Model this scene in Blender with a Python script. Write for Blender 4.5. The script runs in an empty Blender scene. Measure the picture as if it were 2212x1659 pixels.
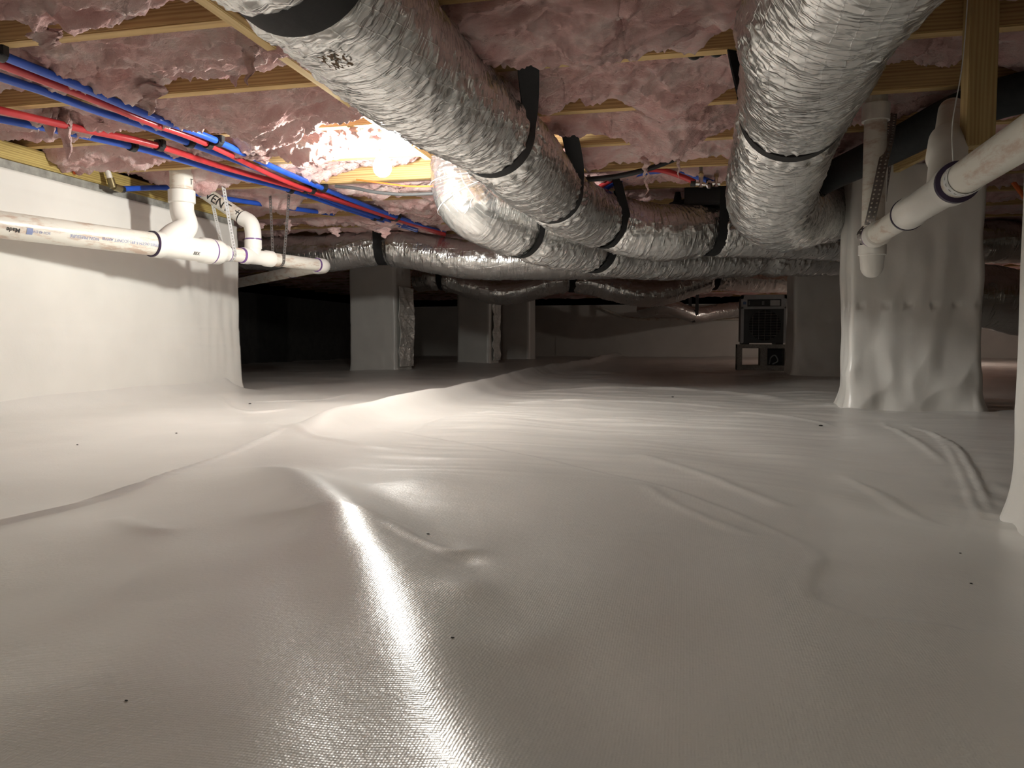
import bpy, bmesh, math, random
import numpy as np
from mathutils import Vector, Matrix
PI = math.pi
rng = np.random.default_rng(7)
random.seed(7)
SC = bpy.context.scene
COL = SC.collection

# ------------------------------------------------------------------ camera, world, exposure
FPX, PSI, PIT, HC = 1661.0, math.radians(12.7), math.radians(3.26), 0.266
cam_d = bpy.data.cameras.new('camera')
cam_d.sensor_fit = 'HORIZONTAL'; cam_d.sensor_width = 36.0
cam_d.lens = 36.0 * FPX / 2212.0
cam_d.clip_start = 0.02; cam_d.clip_end = 60
cam = bpy.data.objects.new('camera', cam_d); COL.objects.link(cam)
cam.location = (0, 0, HC)
cam.rotation_euler = (PI / 2 - PIT, 0, PSI)
SC.camera = cam
w = bpy.data.worlds.new('world'); SC.world = w; w.use_nodes = True
w.node_tree.nodes['Background'].inputs[0].default_value = (0.8, 0.85, 1, 1)
w.node_tree.nodes['Background'].inputs[1].default_value = 0.0
SC.view_settings.view_transform = 'Standard'
SC.view_settings.look = 'None'
SC.view_settings.exposure = 0.0
SC.view_settings.gamma = 1.0
SC.view_settings.use_curve_mapping = False
SC.cycles.max_bounces = 7
SC.cycles.diffuse_bounces = 4
SC.cycles.glossy_bounces = 4
SC.cycles.adaptive_threshold = .06
SC.cycles.sample_clamp_indirect = 6.0
BULB_E = 1000.0          # emission of the hanging lamp
FILL_E = 260.0          # fill light added behind the viewer to brighten the ceiling
BULB2_E = 480.0          # the lamp at the far end
BULB_POS = (-1.017, 2.5, 0.858)

# ------------------------------------------------------------------ measuring helpers (photo ray -> real point)
_F0 = np.array([-math.sin(PSI), math.cos(PSI), 0.]); _R = np.array([math.cos(PSI), math.sin(PSI), 0.])
_F = _F0 * math.cos(PIT) - np.array([0, 0, math.sin(PIT)])
_U = np.array([0, 0, math.cos(PIT)]) + _F0 * math.sin(PIT)
_C = np.array([0, 0, HC])
def ray(u, v): return _F + _R * (u - 1106) / FPX - _U * (v - 829.5) / FPX
def atz(u, v, z=0.): d = ray(u, v); return _C + d * (z - HC) / d[2]
def aty(u, v, y): d = ray(u, v); return _C + d * y / d[1]
def atx(u, v, x): d = ray(u, v); return _C + d * x / d[0]
def dep(u, v, Z): return _C + ray(u, v) * Z
V = lambda *a: np.array(a, float)

# ------------------------------------------------------------------ numpy noise
_perm = rng.permutation(512).astype(np.int64)
_grad = rng.normal(size=(512, 3)); _grad /= np.linalg.norm(_grad, axis=1)[:, None]
def noise(x, y, z=0.):
    x, y, z = np.broadcast_arrays(np.asarray(x, float), np.asarray(y, float), np.asarray(z, float))
    xi, yi, zi = np.floor(x).astype(np.int64), np.floor(y).astype(np.int64), np.floor(z).astype(np.int64)
    xf, yf, zf = x - xi, y - yi, z - zi
    s = lambda t: t * t * t * (t * (t * 6 - 15) + 10)
    us, vs, ws = s(xf), s(yf), s(zf)
    out = 0
    for dx in (0, 1):
        wx = us if dx else 1 - us
        hx = _perm[(xi + dx) & 511]
        for dy in (0, 1):
            wy = vs if dy else 1 - vs
            hy = _perm[(hx + yi + dy) & 511]
            for dz in (0, 1):
                wz = ws if dz else 1 - ws
                g = _grad[_perm[(hy + zi + dz) & 511]]
                out = out + wx * wy * wz * (g[..., 0] * (xf - dx) + g[..., 1] * (yf - dy) + g[..., 2] * (zf - dz))
    return out * 1.6
def fbm(x, y, z=0., o=4):
    a, f, r = 1., 1., 0
    for i in range(o):
        r = r + a * noise(x * f + 17.3 * i, y * f - 9.1 * i, z * f if np.ndim(z) else z * f + 3.7 * i); a *= .5; f *= 2.03
    return r
def ridged(x, y, z=0.): return 1 - 2 * np.abs(noise(x, y, z))
def sstep(a, b, x): t = np.clip((x - a) / (b - a), 0, 1); return t * t * (3 - 2 * t)

# ------------------------------------------------------------------ mesh helpers
def mesh_from(name, verts, faces, smooth=True, uv=None):
    me = bpy.data.meshes.new(name)
    verts = np.asarray(verts, np.float32).reshape(-1, 3)
    if isinstance(faces, np.ndarray):
        n, k = faces.shape
        me.vertices.add(len(verts)); me.vertices.foreach_set('co', verts.ravel())
        me.loops.add(n * k); me.loops.foreach_set('vertex_index', faces.ravel().astype(np.int32))
        me.polygons.add(n)
        me.polygons.foreach_set('loop_start', (np.arange(n) * k).astype(np.int32))
        me.update(calc_edges=True)
    else:
        me.from_pydata([tuple(map(float, p)) for p in verts], [], [tuple(int(i) for i in f) for f in faces])
        me.update()
    if uv is not None:
        l = me.uv_layers.new(name='uv')
        vi = np.empty(len(me.loops), np.int32); me.loops.foreach_get('vertex_index', vi)
        l.data.foreach_set('uv', np.asarray(uv, np.float32)[vi].ravel())
    me.polygons.foreach_set('use_smooth', np.full(len(me.polygons), smooth))
    return me
def obj(name, me, mat=None, parent=None):
    o = bpy.data.objects.new(name, me); COL.objects.link(o)
    if mat is not None and me is not None:
        if not me.materials: me.materials.append(mat)
    if parent is not None:
        o.parent = parent
        o.matrix_parent_inverse = Matrix.Translation(-Vector(parent.location))
    return o
def thing(name, loc, label, cat, group=None):
    o = bpy.data.objects.new(name, None); COL.objects.link(o)
    o.location = tuple(map(float, loc)); o.empty_display_size = .05
    return tag(o, label, cat, group)
def tag(o, label, cat, group=None):
    o['label'] = label; o['category'] = cat
    if group: o['group'] = group
    return o
def struct(o, label=None):
    o['kind'] = 'structure'
    if label: o['label'] = label; 
    return o

class MB:
    """collects shapes into one mesh"""
    def __init__(s): s.v = []; s.f = []; s.n = 0
    def add(s, v, f):
        v = np.asarray(v, float).reshape(-1, 3)
        s.v.append(v); s.f += [tuple(int(i) + s.n for i in q) for q in f]; s.n += len(v); return s
    def box(s, lo, hi, bev=0.):
        lo, hi = np.array(lo, float), np.array(hi, float)
        bm = bmesh.new(); bmesh.ops.create_cube(bm, size=1)
        for v in bm.verts: v.co = Vector(((lo + hi) / 2 + np.array(v.co) * (hi - lo)))
        if bev: bmesh.ops.bevel(bm, geom=bm.edges[:], offset=bev, segments=2, affect='EDGES')
        bm.verts.index_update()
        s.add([v.co[:] for v in bm.verts], [[v.index for v in f.verts] for f in bm.faces]); bm.free(); return s
    def rev(s, p0, p1, prof, n=24):
        """surface of revolution about p0->p1; prof = [(t, r)] with t in metres along the axis"""
        p0, p1 = np.array(p0, float), np.array(p1, float)
        a = (p1 - p0) / np.linalg.norm(p1 - p0)
        e = np.cross(a, [0, 0, 1.]);
        if np.linalg.norm(e) < .05: e = np.cross(a, [1., 0, 0])
        e /= np.linalg.norm(e); b = np.cross(a, e)
        th = np.linspace(0, 2 * PI, n, endpoint=False)
        ring = np.cos(th)[:, None] * e + np.sin(th)[:, None] * b
        vs = np.concatenate([p0 + a * t + ring * max(r, 1e-4) for t, r in prof])
        fs = []
        for i in range(len(prof) - 1):
            for j in range(n):
                k = (j + 1) % n
                fs.append((i * n + j, i * n + k, (i + 1) * n + k, (i + 1) * n + j))
        fs.append(tuple(range(n))[::-1]); m = (len(prof) - 1) * n; fs.append(tuple(range(m, m + n)))
        return s.add(vs, fs)
    def tube(s, pts, r, n=16, cap=True):
        v, f, _ = tube_arrays(pts, r, n)
        fs = [tuple(q) for q in f]
        if cap:
            m = len(v) - n
            fs.append(tuple(range(n))[::-1]); fs.append(tuple(range(m, m + n)))
        return s.add(v, fs)
    def build(s, name, mat, parent=None, smooth=True, auto=True):
        me = mesh_from(name, np.concatenate(s.v), s.f, smooth)
        if smooth and auto: me.set_sharp_from_angle(angle=math.radians(38))
        return obj(name, me, mat, parent)

def spline(pts, step):
    """Catmull-Rom through pts, resampled evenly"""
    P = [np.array(p, float) for p in pts]
    P = [2 * P[0] - P[1]] + P + [2 * P[-1] - P[-2]]
    out = []
    for i in range(1, len(P) - 2):
        t = np.linspace(0, 1, 40, endpoint=False)[:, None]
        a, b, c, d = P[i - 1], P[i], P[i + 1], P[i + 2]
        out.append(.5 * (2 * b + (c - a) * t + (2 * a - 5 * b + 4 * c - d) * t ** 2 + (3 * b - a - 3 * c + d) * t ** 3))
    out = np.concatenate(out + [P[-2][None]])
    L = np.concatenate([[0], np.cumsum(np.linalg.norm(np.diff(out, axis=0), axis=1))])
    n = max(3, int(L[-1] / step) + 1)
    q = np.linspace(0, L[-1], n)
    return np.stack([np.interp(q, L, out[:, k]) for k in range(3)], 1), q
def frames(c):
    t = np.gradient(c, axis=0); t /= np.linalg.norm(t, axis=1)[:, None]
    up = np.array([0, 0, 1.])
    n0 = np.cross(t[0], up)
    if np.linalg.norm(n0) < .1: n0 = np.cross(t[0], [1., 0, 0])
    n0 /= np.linalg.norm(n0)
    e = np.zeros_like(c); e[0] = n0
    for i in range(1, len(c)):
        x = e[i - 1] - t[i] * (e[i - 1] @ t[i]); e[i] = x / np.linalg.norm(x)
    return t, e, np.cross(t, e)
def tube_arrays(pts, r, n=16):
    c = np.asarray(pts, float); t, e, b = frames(c)
    th = np.linspace(0, 2 * PI, n, endpoint=False)
    R_ = np.broadcast_to(np.asarray(r, float).reshape(-1, 1) if np.ndim(r) == 1 else np.asarray(r, float), (len(c), n))
    v = c[:, None] + R_[..., None] * (np.cos(th)[None, :, None] * e[:, None] + np.sin(th)[None, :, None] * b[:, None])
    m = len(c); i = np.arange(m - 1)[:, None] * n; j = np.arange(n)[None]; k = (j + 1) % n
    f = np.stack([i + j, i + k, i + n + k, i + n + j], -1).reshape(-1, 4)
    return v.reshape(-1, 3), f, th
def grid_faces(nu, nv):
    i = np.arange(nu - 1)[:, None] * nv; j = np.arange(nv - 1)[None]
    return np.stack([i + j, i + nv + j, i + nv + j + 1, i + j + 1], -1).reshape(-1, 4)

# ------------------------------------------------------------------ materials
def mat(name, base=(.5, .5, .5), rough=.5, metal=0., **kw):
    m = bpy.data.materials.new(name); m.use_nodes = True
    nt = m.node_tree; p = nt.nodes['Principled BSDF']
    p.inputs['Base Color'].default_value = (*base, 1); p.inputs['Roughness'].default_value = rough
    p.inputs['Metallic'].default_value = metal
    for k, v in kw.items(): p.inputs[k].default_value = v
    return m, nt, p
def N(nt, typ, **kw):
    n = nt.nodes.new(typ)
    for k, v in kw.items():
        if k.startswith('i_'): n.inputs[k[2:].replace('_', ' ')].default_value = v
        else: setattr(n, k, v)
    return n
def coords(nt, scale=(1, 1, 1), kind='Object', rot=(0, 0, 0)):
    c = N(nt, 'ShaderNodeTexCoord'); m = N(nt, 'ShaderNodeMapping')
    m.inputs['Scale'].default_value = scale; m.inputs['Rotation'].default_value = rot
    nt.links.new(c.outputs[kind], m.inputs['Vector']); return m.outputs['Vector']
def nz(nt, vec, scale, detail=4, rough=.55):
    n = N(nt, 'ShaderNodeTexNoise'); n.inputs['Scale'].default_value = scale
    n.inputs['Detail'].default_value = detail; n.inputs['Roughness'].default_value = rough
    nt.links.new(vec, n.inputs['Vector']); return n.outputs['Fac']
def ramp(nt, fac, stops):
    r = N(nt, 'ShaderNodeValToRGB'); cr = r.color_ramp
    while len(cr.elements) < len(stops): cr.elements.new(.5)
    for e, (p, c) in zip(cr.elements, stops): e.position = p; e.color = (*c, 1) if len(c) == 3 else c
    nt.links.new(fac, r.inputs['Fac']); return r.outputs['Color']
def bump(nt, p, hgt, strength, dist, prev=None):
    b = N(nt, 'ShaderNodeBump'); b.inputs['Strength'].default_value = strength; b.inputs['Distance'].default_value = dist
    nt.links.new(hgt, b.inputs['Height'])
    if prev is not None: nt.links.new(prev, b.inputs['Normal'])
    nt.links.new(b.outputs['Normal'], p.inputs['Normal']); return b.outputs['Normal']
def math_n(nt, op, a, b):
    n = N(nt, 'ShaderNodeMath', operation=op)
    for i, x in enumerate((a, b)):
        if isinstance(x, (int, float)): n.inputs[i].default_value = x
        else: nt.links.new(x, n.inputs[i])
    return n.outputs[0]

def m_liner(name='white_vapour_liner', base=(.765, .755, .725), weave=.35):
    m, nt, p = mat(name, base, .30)
    p.inputs['Specular IOR Level'].default_value = .5
    v = coords(nt)
    c = ramp(nt, nz(nt, v, 3.0, 3), [(.3, tuple(x * .94 for x in base)), (.7, tuple(min(1, x * 1.04) for x in base))])
    nt.links.new(c, p.inputs['Base Color'])
    wx = N(nt, 'ShaderNodeTexWave', wave_type='BANDS', bands_direction='X'); wx.inputs['Scale'].default_value = 125; wx.inputs['Distortion'].default_value = 1.2; wx.inputs['Detail'].default_value = 1
    wy = N(nt, 'ShaderNodeTexWave', wave_type='BANDS', bands_direction='Y'); wy.inputs['Scale'].default_value = 110; wy.inputs['Distortion'].default_value = 1.2; wy.inputs['Detail'].default_value = 1
    nt.links.new(v, wx.inputs['Vector']); nt.links.new(v, wy.inputs['Vector'])
    h = math_n(nt, 'ADD', wx.outputs['Fac'], wy.outputs['Fac'])
    h2 = math_n(nt, 'ADD', math_n(nt, 'MULTIPLY', h, .5), math_n(nt, 'MULTIPLY', nz(nt, v, 230, 2), 3.0))
    b1 = bump(nt, p, h2, weave, .0003)
    bump(nt, p, nz(nt, v, 14, 3), .12, .01, b1)
    return m
M = {}
M['liner'] = m_liner()
M['liner_wall'] = m_liner('white_wall_liner', (.80, .785, .745), .18)
def rdg(nt, vec, scale, detail):
    n = N(nt, 'ShaderNodeTexNoise', noise_type='RIDGED_MULTIFRACTAL', normalize=True); n.inputs['Scale'].default_value = scale
    n.inputs['Detail'].default_value = detail; n.inputs['Roughness'].default_value = .5
    nt.links.new(vec, n.inputs['Vector']); return n.outputs['Fac']
def m_foil(name, base=(.70, .70, .685), rough=.2, fine=.9, metal=.93):
    m, nt, p = mat(name, base, rough, metal)
    v = coords(nt, kind='UV'); o = coords(nt)
    wr = coords(nt, (55, 7, 1), 'UV', (0, 0, .12)); wr2 = coords(nt, (130, 16, 1), 'UV', (0, 0, -.2))
    h = math_n(nt, 'ADD', rdg(nt, wr, 1.0, 3), math_n(nt, 'MULTIPLY', rdg(nt, wr2, 1.0, 2), .5))
    b1 = bump(nt, p, h, fine, .006)
    br = N(nt, 'ShaderNodeTexBrick'); br.offset = 0.0
    br.inputs['Scale'].default_value = 1; br.inputs['Brick Width'].default_value = .035; br.inputs['Row Height'].default_value = .028
    br.inputs['Mortar Size'].default_value = .0012; br.inputs['Mortar Smooth'].default_value = .6
    d = N(nt, 'ShaderNodeMapping'); d.inputs['Rotation'].default_value = (0, 0, .18)
    nt.links.new(v, d.inputs['Vector'])
    dn = N(nt, 'ShaderNodeVectorMath', operation='ADD'); nn = N(nt, 'ShaderNodeTexNoise'); nn.inputs['Scale'].default_value = 20
    nt.links.new(v, nn.inputs['Vector'])
    sc = N(nt, 'ShaderNodeVectorMath', operation='SCALE'); sc.inputs['Scale'].default_value = .012
    nt.links.new(nn.outputs['Color'], sc.inputs[0]); nt.links.new(d.outputs['Vector'], dn.inputs[0]); nt.links.new(sc.outputs['Vector'], dn.inputs[1])
    nt.links.new(dn.outputs['Vector'], br.inputs['Vector'])
    b2 = bump(nt, p, br.outputs['Fac'], .35, .002, b1)
    bump(nt, p, nz(nt, o, 60, 3), .25, .003, b2)
    r = N(nt, 'ShaderNodeMapRange'); r.inputs['To Min'].default_value = rough - .04; r.inputs['To Max'].default_value = rough + .14
    nt.links.new(nz(nt, o, 7, 3), r.inputs['Value']); nt.links.new(r.outputs['Result'], p.inputs['Roughness'])
    return m
M['foil'] = m_foil('silver_foil_jacket')
M['foil_tape'] = m_foil('bright_foil_facing', (.90, .91, .88), .34, 1.0, .55)
def m_pink():
    m, nt, p = mat('pink_glass_wool', (.8, .5, .5), 1.0)
    p.inputs['Specular IOR Level'].default_value = .1
    v = coords(nt, (1, 1.6, 1))
    c = ramp(nt, nz(nt, v, 9, 6, .65), [(.28, (.82, .45, .43)), (.5, (.92, .63, .60)), (.72, (.95, .80, .76))])
    nt.links.new(c, p.inputs['Base Color'])
    b = bump(nt, p, nz(nt, coords(nt, (1, 2.5, 2)), 60, 6, .7), 1.0, .014)
    return m
M['pink'] = m_pink()
def m_wood(name, c0, c1, axis='X', rough=.75):
    m, nt, p = mat(name, c0, rough)
    s = {'X': (1.2, 22, 22), 'Y': (22, 1.2, 22), 'Z': (22, 22, 1.2)}[axis]
    v = coords(nt, s)
    f = nz(nt, v, 2.2, 5, .6)
    wv = N(nt, 'ShaderNodeTexWave', wave_type='BANDS', bands_direction='Z' if axis != 'Z' else 'X')
    wv.inputs['Scale'].default_value = 1.7; wv.inputs['Distortion'].default_value = 7; wv.inputs['Detail'].default_value = 3
    nt.links.new(v, wv.inputs['Vector'])
    g = math_n(nt, 'ADD', math_n(nt, 'MULTIPLY', f, .72), math_n(nt, 'MULTIPLY', wv.outputs['Fac'], .28))
    nt.links.new(ramp(nt, g, [(.25, c1), (.6, c0), (.85, tuple(min(1, x * 1.15) for x in c0))]), p.inputs['Base Color'])
    bump(nt, p, g, .3, .002)
    return m
M['joist'] = m_wood('pine_joist', (.56, .385, .17), (.34, .19, .07))
M['sill'] = m_wood('treated_sill', (.47, .36, .12), (.27, .18, .05), 'Y')
M['brace'] = m_wood('pine_strip', (.62, .46, .22), (.45, .30, .12), 'Y')
M['post'] = m_wood('pine_stud', (.52, .38, .17), (.40, .26, .10), 'Z')
def m_simple(name, base, rough=.5, metal=0., nscale=30, var=.1, bs=.0, bd=.002):
    m, nt, p = mat(name, base, rough, metal)
    v = coords(nt); f = nz(nt, v, nscale, 4)
    nt.links.new(ramp(nt, f, [(.3, tuple(x * (1 - var) for x in base)), (.7, tuple(min(1, x * (1 + var)) for x in base))]), p.inputs['Base Color'])
    if bs: bump(nt, p, f, bs, bd)
    return m
M['ply'] = m_simple('subfloor_board', (.42, .30, .16), .85, 0, 18, .2, .2)
M['concrete'] = m_simple('bare_concrete', (.30, .295, .27), .92, 0, 28, .28, .5, .004)
M['dark_wall'] = m_simple('near_black_wall', (.07, .072, .072), .8, 0, 12, .2, .2)  # even near-black colour for the far-left wall
M['cmu'] = m_simple('grey_block', (.30, .29, .27), .95, 0, 90, .25, .6, .003)
def m_pvc():
    m, nt, p = mat('white_drain_plastic', (.80, .775, .70), .33)
    v = coords(nt)
    d = ramp(nt, nz(nt, coords(nt, (1, .6, 3)), 14, 6, .7), [(.36, (.60, .47, .38)), (.50, (.80, .775, .70)), (1, (.83, .80, .73))])
    nt.links.new(d, p.inputs['Base Color'])
    bump(nt, p, nz(nt, v, 40, 3), .06, .002)
    return m
M['pvc'] = m_pvc()
M['fitting'] = m_simple('white_fitting_plastic', (.84, .82, .77), .28, 0, 12, .03)
M['primer'] = m_simple('purple_primer', (.15, .07, .24), .4, 0, 40, .35)
M['primer_dark'] = m_simple('dark_purple_primer', (.022, .008, .04), .35, 0, 40, .3)
M['ink_blue'] = m_simple('blue_print', (.25, .30, .50), .6)
M['ink_black'] = m_simple('black_marker', (.03, .03, .03), .6)
M['blue'] = m_simple('blue_pipe_plastic', (.018, .085, .50), .32, 0, 20, .12)
M['red'] = m_simple('red_pipe_plastic', (.48, .035, .04), .33, 0, 20, .12)
M['black'] = m_simple('black_webbing', (.008, .008, .009), .75, 0, 200, .3, .2, .001)
M['blackpl'] = m_simple('black_plastic', (.012, .012, .013), .45, 0, 30, .2)
M['rubber'] = m_simple('black_foam_sleeve', (.014, .016, .017), .8, 0, 60, .3, .3, .002)
M['galv'] = m_simple('galvanised_steel', (.74, .75, .75), .38, .45, 60, .15, .1, .001)
M['galv_dark'] = m_simple('dull_steel', (.30, .28, .27), .5, .8, 60, .2, .1, .001)
M['chrome'] = m_simple('polished_chrome', (.80, .80, .80), .15, 1, 10, .03)
M['braid'] = m_simple('braided_steel', (.45, .41, .37), .4, .8, 300, .4, .5, .001)
M['brass'] = m_simple('dull_brass', (.30, .25, .14), .4, .9, 30, .2)
M['orange'] = m_simple('orange_cable_sheath', (.80, .17, .03), .5, 0, 30, .08)
M['grey_cable'] = m_simple('grey_cable_sheath', (.07, .073, .075), .6, 0, 30, .08)
M['grey_bezel'] = m_simple('grey_bezel', (.50, .52, .54), .5, 0, 20, .05)
M['dark_plastic'] = m_simple('dark_housing', (.05, .052, .058), .5, 0, 20, .1)
M['wire'] = m_simple('bare_wire_guard', (.48, .48, .48), .4, .7, 20, .1)
M['plate'] = m_simple('pale_plate', (.62, .62, .62), .5, 0, 20, .05)
M['blue_badge'] = m_simple('blue_badge', (.10, .17, .34), .5)
M['porcelain'] = m_simple('white_porcelain', (.85, .83, .78), .25, 0, 20, .02)
M['sign_orange'] = m_simple('orange_washer', (.75, .16, .05), .5)
def m_emit(name, c, e):
    m = bpy.data.materials.new(name); m.use_nodes = True; nt = m.node_tree
    nt.nodes.remove(nt.nodes['Principled BSDF'])
    em = N(nt, 'ShaderNodeEmission'); em.inputs[0].default_value = (*c, 1); em.inputs[1].default_value = e
    nt.links.new(em.outputs[0], nt.nodes['Material Output'].inputs[0]); return m
M['bulb'] = m_emit('lit_bulb_glass', (1.0, .98, .91), BULB_E)
M['fill_bulb'] = m_emit('added_fill_glow', (1.0, .98, .91), FILL_E)
M['bulb2'] = m_emit('far_lit_bulb_glass', (1.0, .88, .77), BULB2_E)

# ------------------------------------------------------------------ setting: ground liner
XW = -2.28           # inner face of the left foundation wall
def poly_dist(X, Y, pts):
    """distance, signed side and 0..1 parameter along a polyline"""
    best = np.full(X.shape, 1e9); side = np.zeros(X.shape); par = np.zeros(X.shape)
    pts = np.asarray(pts)[:, :2]; L = np.concatenate([[0], np.cumsum(np.linalg.norm(np.diff(pts, axis=0), axis=1))])
    for i in range(len(pts) - 1):
        a, b = pts[i], pts[i + 1]; d = b - a; l2 = d @ d
        t = np.clip(((X - a[0]) * d[0] + (Y - a[1]) * d[1]) / l2, 0, 1)
        dx, dy = X - a[0] - t * d[0], Y - a[1] - t * d[1]
        q = np.hypot(dx, dy); k = q < best
        best = np.where(k, q, best); side = np.where(k, np.sign(d[0] * dy - d[1] * dx), side)
        par = np.where(k, (L[i] + t * math.sqrt(l2)) / L[-1], par)
    return best, side, par
def pl(pts): return spline([atz(u, v, 0) for u, v in pts], .02)[0][:, :2][::3]
STREAK = pl([(470, 1000), (560, 1020), (650, 1068), (722, 1130), (775, 1210), (835, 1330), (905, 1450), (985, 1580), (1050, 1700), (1120, 1850)])
ARC = pl([(820, 925), (960, 952), (1080, 975), (1200, 998), (1310, 1018), (1450, 1045), (1560, 1080), (1660, 1120), (1740, 1160), (1775, 1192), (1752, 1235), (1745, 1285), (1800, 1322), (1930, 1345), (2100, 1350)])
SEAM = pl([(610, 935), (520, 968), (430, 1000), (330, 1038), (220, 1070), (120, 1098), (-60, 1145)])
FOLD = pl([(585, 920), (660, 940), (760, 958), (840, 968), (960, 975)])
ARC2 = pl([(1380, 985), (1480, 1005), (1600, 1040), (1700, 1075)])
CREASES = [(pl(q), a, wd) for q, a, wd in [
    ([(1960, 905), (2050, 955), (2115, 1010), (2156, 1062)], .006, .007), ([(2010, 930), (2080, 1000), (2140, 1090)], .004, .006),
    ([(1900, 900), (1990, 960), (2060, 990), (2130, 1000)], .004, .010), ([(1480, 880), (1600, 893), (1750, 905), (1830, 925)], .004, .012),
    ([(468, 862), (500, 884), (560, 892), (660, 880)], .006, .012), ([(520, 870), (600, 872), (700, 862), (790, 850)], .005, .012),
    ([(880, 935), (960, 905), (1080, 893), (1200, 890)], .004, .012), ([(1000, 905), (1150, 908), (1300, 905), (1480, 912)], .004, .012),
    ([(920, 925), (1100, 930), (1280, 935), (1500, 935)], .004, .013), ([(1050, 870), (1250, 868), (1450, 872), (1640, 880)], .005, .016),
    ([(1100, 848), (1300, 842), (1500, 846), (1790, 872)], .010, .05), ([(1380, 1035), (1460, 1080), (1560, 1120), (1680, 1160)], .003, .012),
    ([(1800, 1000), (1900, 1030), (2000, 1075), (2100, 1090)], .005, .02), ([(230, 1120), (330, 1150), (420, 1155)], .003, .02),
    ([(830, 1150), (920, 1180), (1010, 1190), (1060, 1180)], .003, .012), ([(960, 1250), (1010, 1262), (1060, 1258)], .003, .01)]]
def floor_h(x, y):
    x = np.asarray(x, float); y = np.asarray(y, float)
    h = .012 * fbm(x * .9 + 3, y * .9, 1.1, 3) * sstep(.2, 1.5, y)
    h = h + .010 * noise(x * 3.1, y * 2.6, 4.4) * (1 - .75 * sstep(2.0, 1.3, y) * sstep(-1.2, -.7, x) * sstep(.5, .1, x))
    # shallow wrinkles, mostly running across the room
    m = sstep(1.3, 1.9, y) * sstep(5.5, 3.6, y) * sstep(-1.0, -.6, x)
    wr = noise(x * 1.6 + .5 * noise(x * 2, y * 2), y * 11 + 2 * x, 2.2)
    h = h + .0045 * m * wr + .002 * m * ridged(x * 2.5, y * 22 + 3 * x, 6.1)
    h = h + .006 * sstep(4.2, 5.5, y) * ridged(x * 2.2, y * 4.5, 8.7)
    m2 = sstep(1.6, .8, y) * sstep(-1.6, -.2, x)
    h = h + .0035 * m2 * noise(x * 7 + y * 3, y * 5 - x * 3, 3.3)
    # liner draped over a buried drain pipe
    d = np.abs(x + 1.055 + .02 * np.sin(y * 1.3)) ; k = sstep(1.85, 2.25, y)
    h = h + .050 * np.exp(-(d / .062) ** 2) * k + .012 * np.exp(-(d / .16) ** 2) * k
    # the sharp-crested fold that carries the lamp's reflection
    d, s, p = poly_dist(x, y, STREAK)
    e = sstep(0, .30, p)
    h = h + e * .0095 * np.exp(-(d / .050) ** 2) + .16 * (np.clip(y, .3, 1.0) - .6) ** 2 * e * np.exp(-(d / .11) ** 2) - .010 * e * sstep(.02, .14, d * s) * sstep(.45, .15, d)
    # lapped sheet edges
    d, s, p = poly_dist(x, y, ARC)
    q = d * s
    h = h - .005 * sstep(-.008, .008, q) * sstep(.30, .02, d) * sstep(0, .05, p) * (1 - .45 * sstep(.62, .72, p)) + .0018 * np.exp(-(d / .010) ** 2)
    d, s, p = poly_dist(x, y, SEAM); q = d * s
    h = h + (.006 * np.exp(-(d / .005) ** 2)) - .004 * sstep(-.006, .006, q) * sstep(.25, .02, d) * sstep(0, .06, p)
    d, s, p = poly_dist(x, y, FOLD); h = h + .006 * np.exp(-(d / .012) ** 2) * sstep(1, .6, p)
    d, s, p = poly_dist(x, y, ARC2); h = h + .004 * np.exp(-(d / .015) ** 2)
    for (u, v, a, rx) in [(1010, 1275, .0065, .03), (1150, 1385, .007, .035), (1005, 1205, -.006, .02), (960, 1075, .003, .07), (880, 1040, .024, .10),
                          (1880, 1240, -.007, .07), (230, 1150, .008, .09), (1020, 1180, .004, .03), (1500, 1170, -.008, .16), (1350, 1290, .009, .12)]:
        c = atz(u, v, 0); h = h + .55 * a * np.exp(-((x - c[0]) ** 2 + ((y - c[1]) * .8) ** 2) / rx ** 2)
    for pts, a, wd in CREASES:
        d, s, p = poly_dist(x, y, pts); h = h + a * np.exp(-(d / wd) ** 2) * sstep(0, .2, p) * sstep(1, .8, p)
    # dip beside the near pier, fillets at the foot of the walls
    h = h - .080 * np.exp(-((x - .75) ** 2 + (y - 1.5) ** 2) / .42 ** 2)
    h = h + .085 * np.exp(-np.maximum(x - XW, 0) / .07) * sstep(3.62, 3.45, y) * (x > XW - .02)
    for cx, cy, r0 in [(.87, 3.36, .30), (XW, 3.6, .05), (-2.69, 6.55, .30), (.80, 1.5, .26)]:
        rr = np.hypot(x - cx, y - cy); an = np.arctan2(y - cy, x - cx)
        h = h + .010 * np.exp(-np.maximum(rr - r0, 0) / .10) * np.maximum(noise(an * 4.5, rr * 1.2, cx), -.1) * sstep(r0 - .12, r0, rr)
    return h
def axis_coords(segs):
    out = []
    for a, b, st in segs: out.append(np.arange(a, b - 1e-9, st))
    out.append(np.array([segs[-1][1]])); return np.concatenate(out)
gx = axis_coords([(-5.2, -2.5, .06), (-2.5, -1.25, .0125), (-1.25, .8, .0085), (.8, 1.6, .02), (1.6, 6.2, .08)])
gy = axis_coords([(-2.2, .3, .05), (.3, 1.6, .0065), (1.6, 2.6, .009), (2.6, 4.5, .014), (4.5, 8, .03), (8, 13.0, .06)])
X, Y = np.meshgrid(gx, gy, indexing='ij')
Z = floor_h(X, Y)
top = np.stack([X, Y, Z], -1).reshape(-1, 3)
struct(obj('floor', mesh_from('floor', top, grid_faces(len(gx), len(gy))), M['liner']), 'wrinkled white vapour liner lying over the crawl space ground')
def fz(x, y): return float(floor_h(np.array([x]), np.array([y]))[0])

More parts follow.
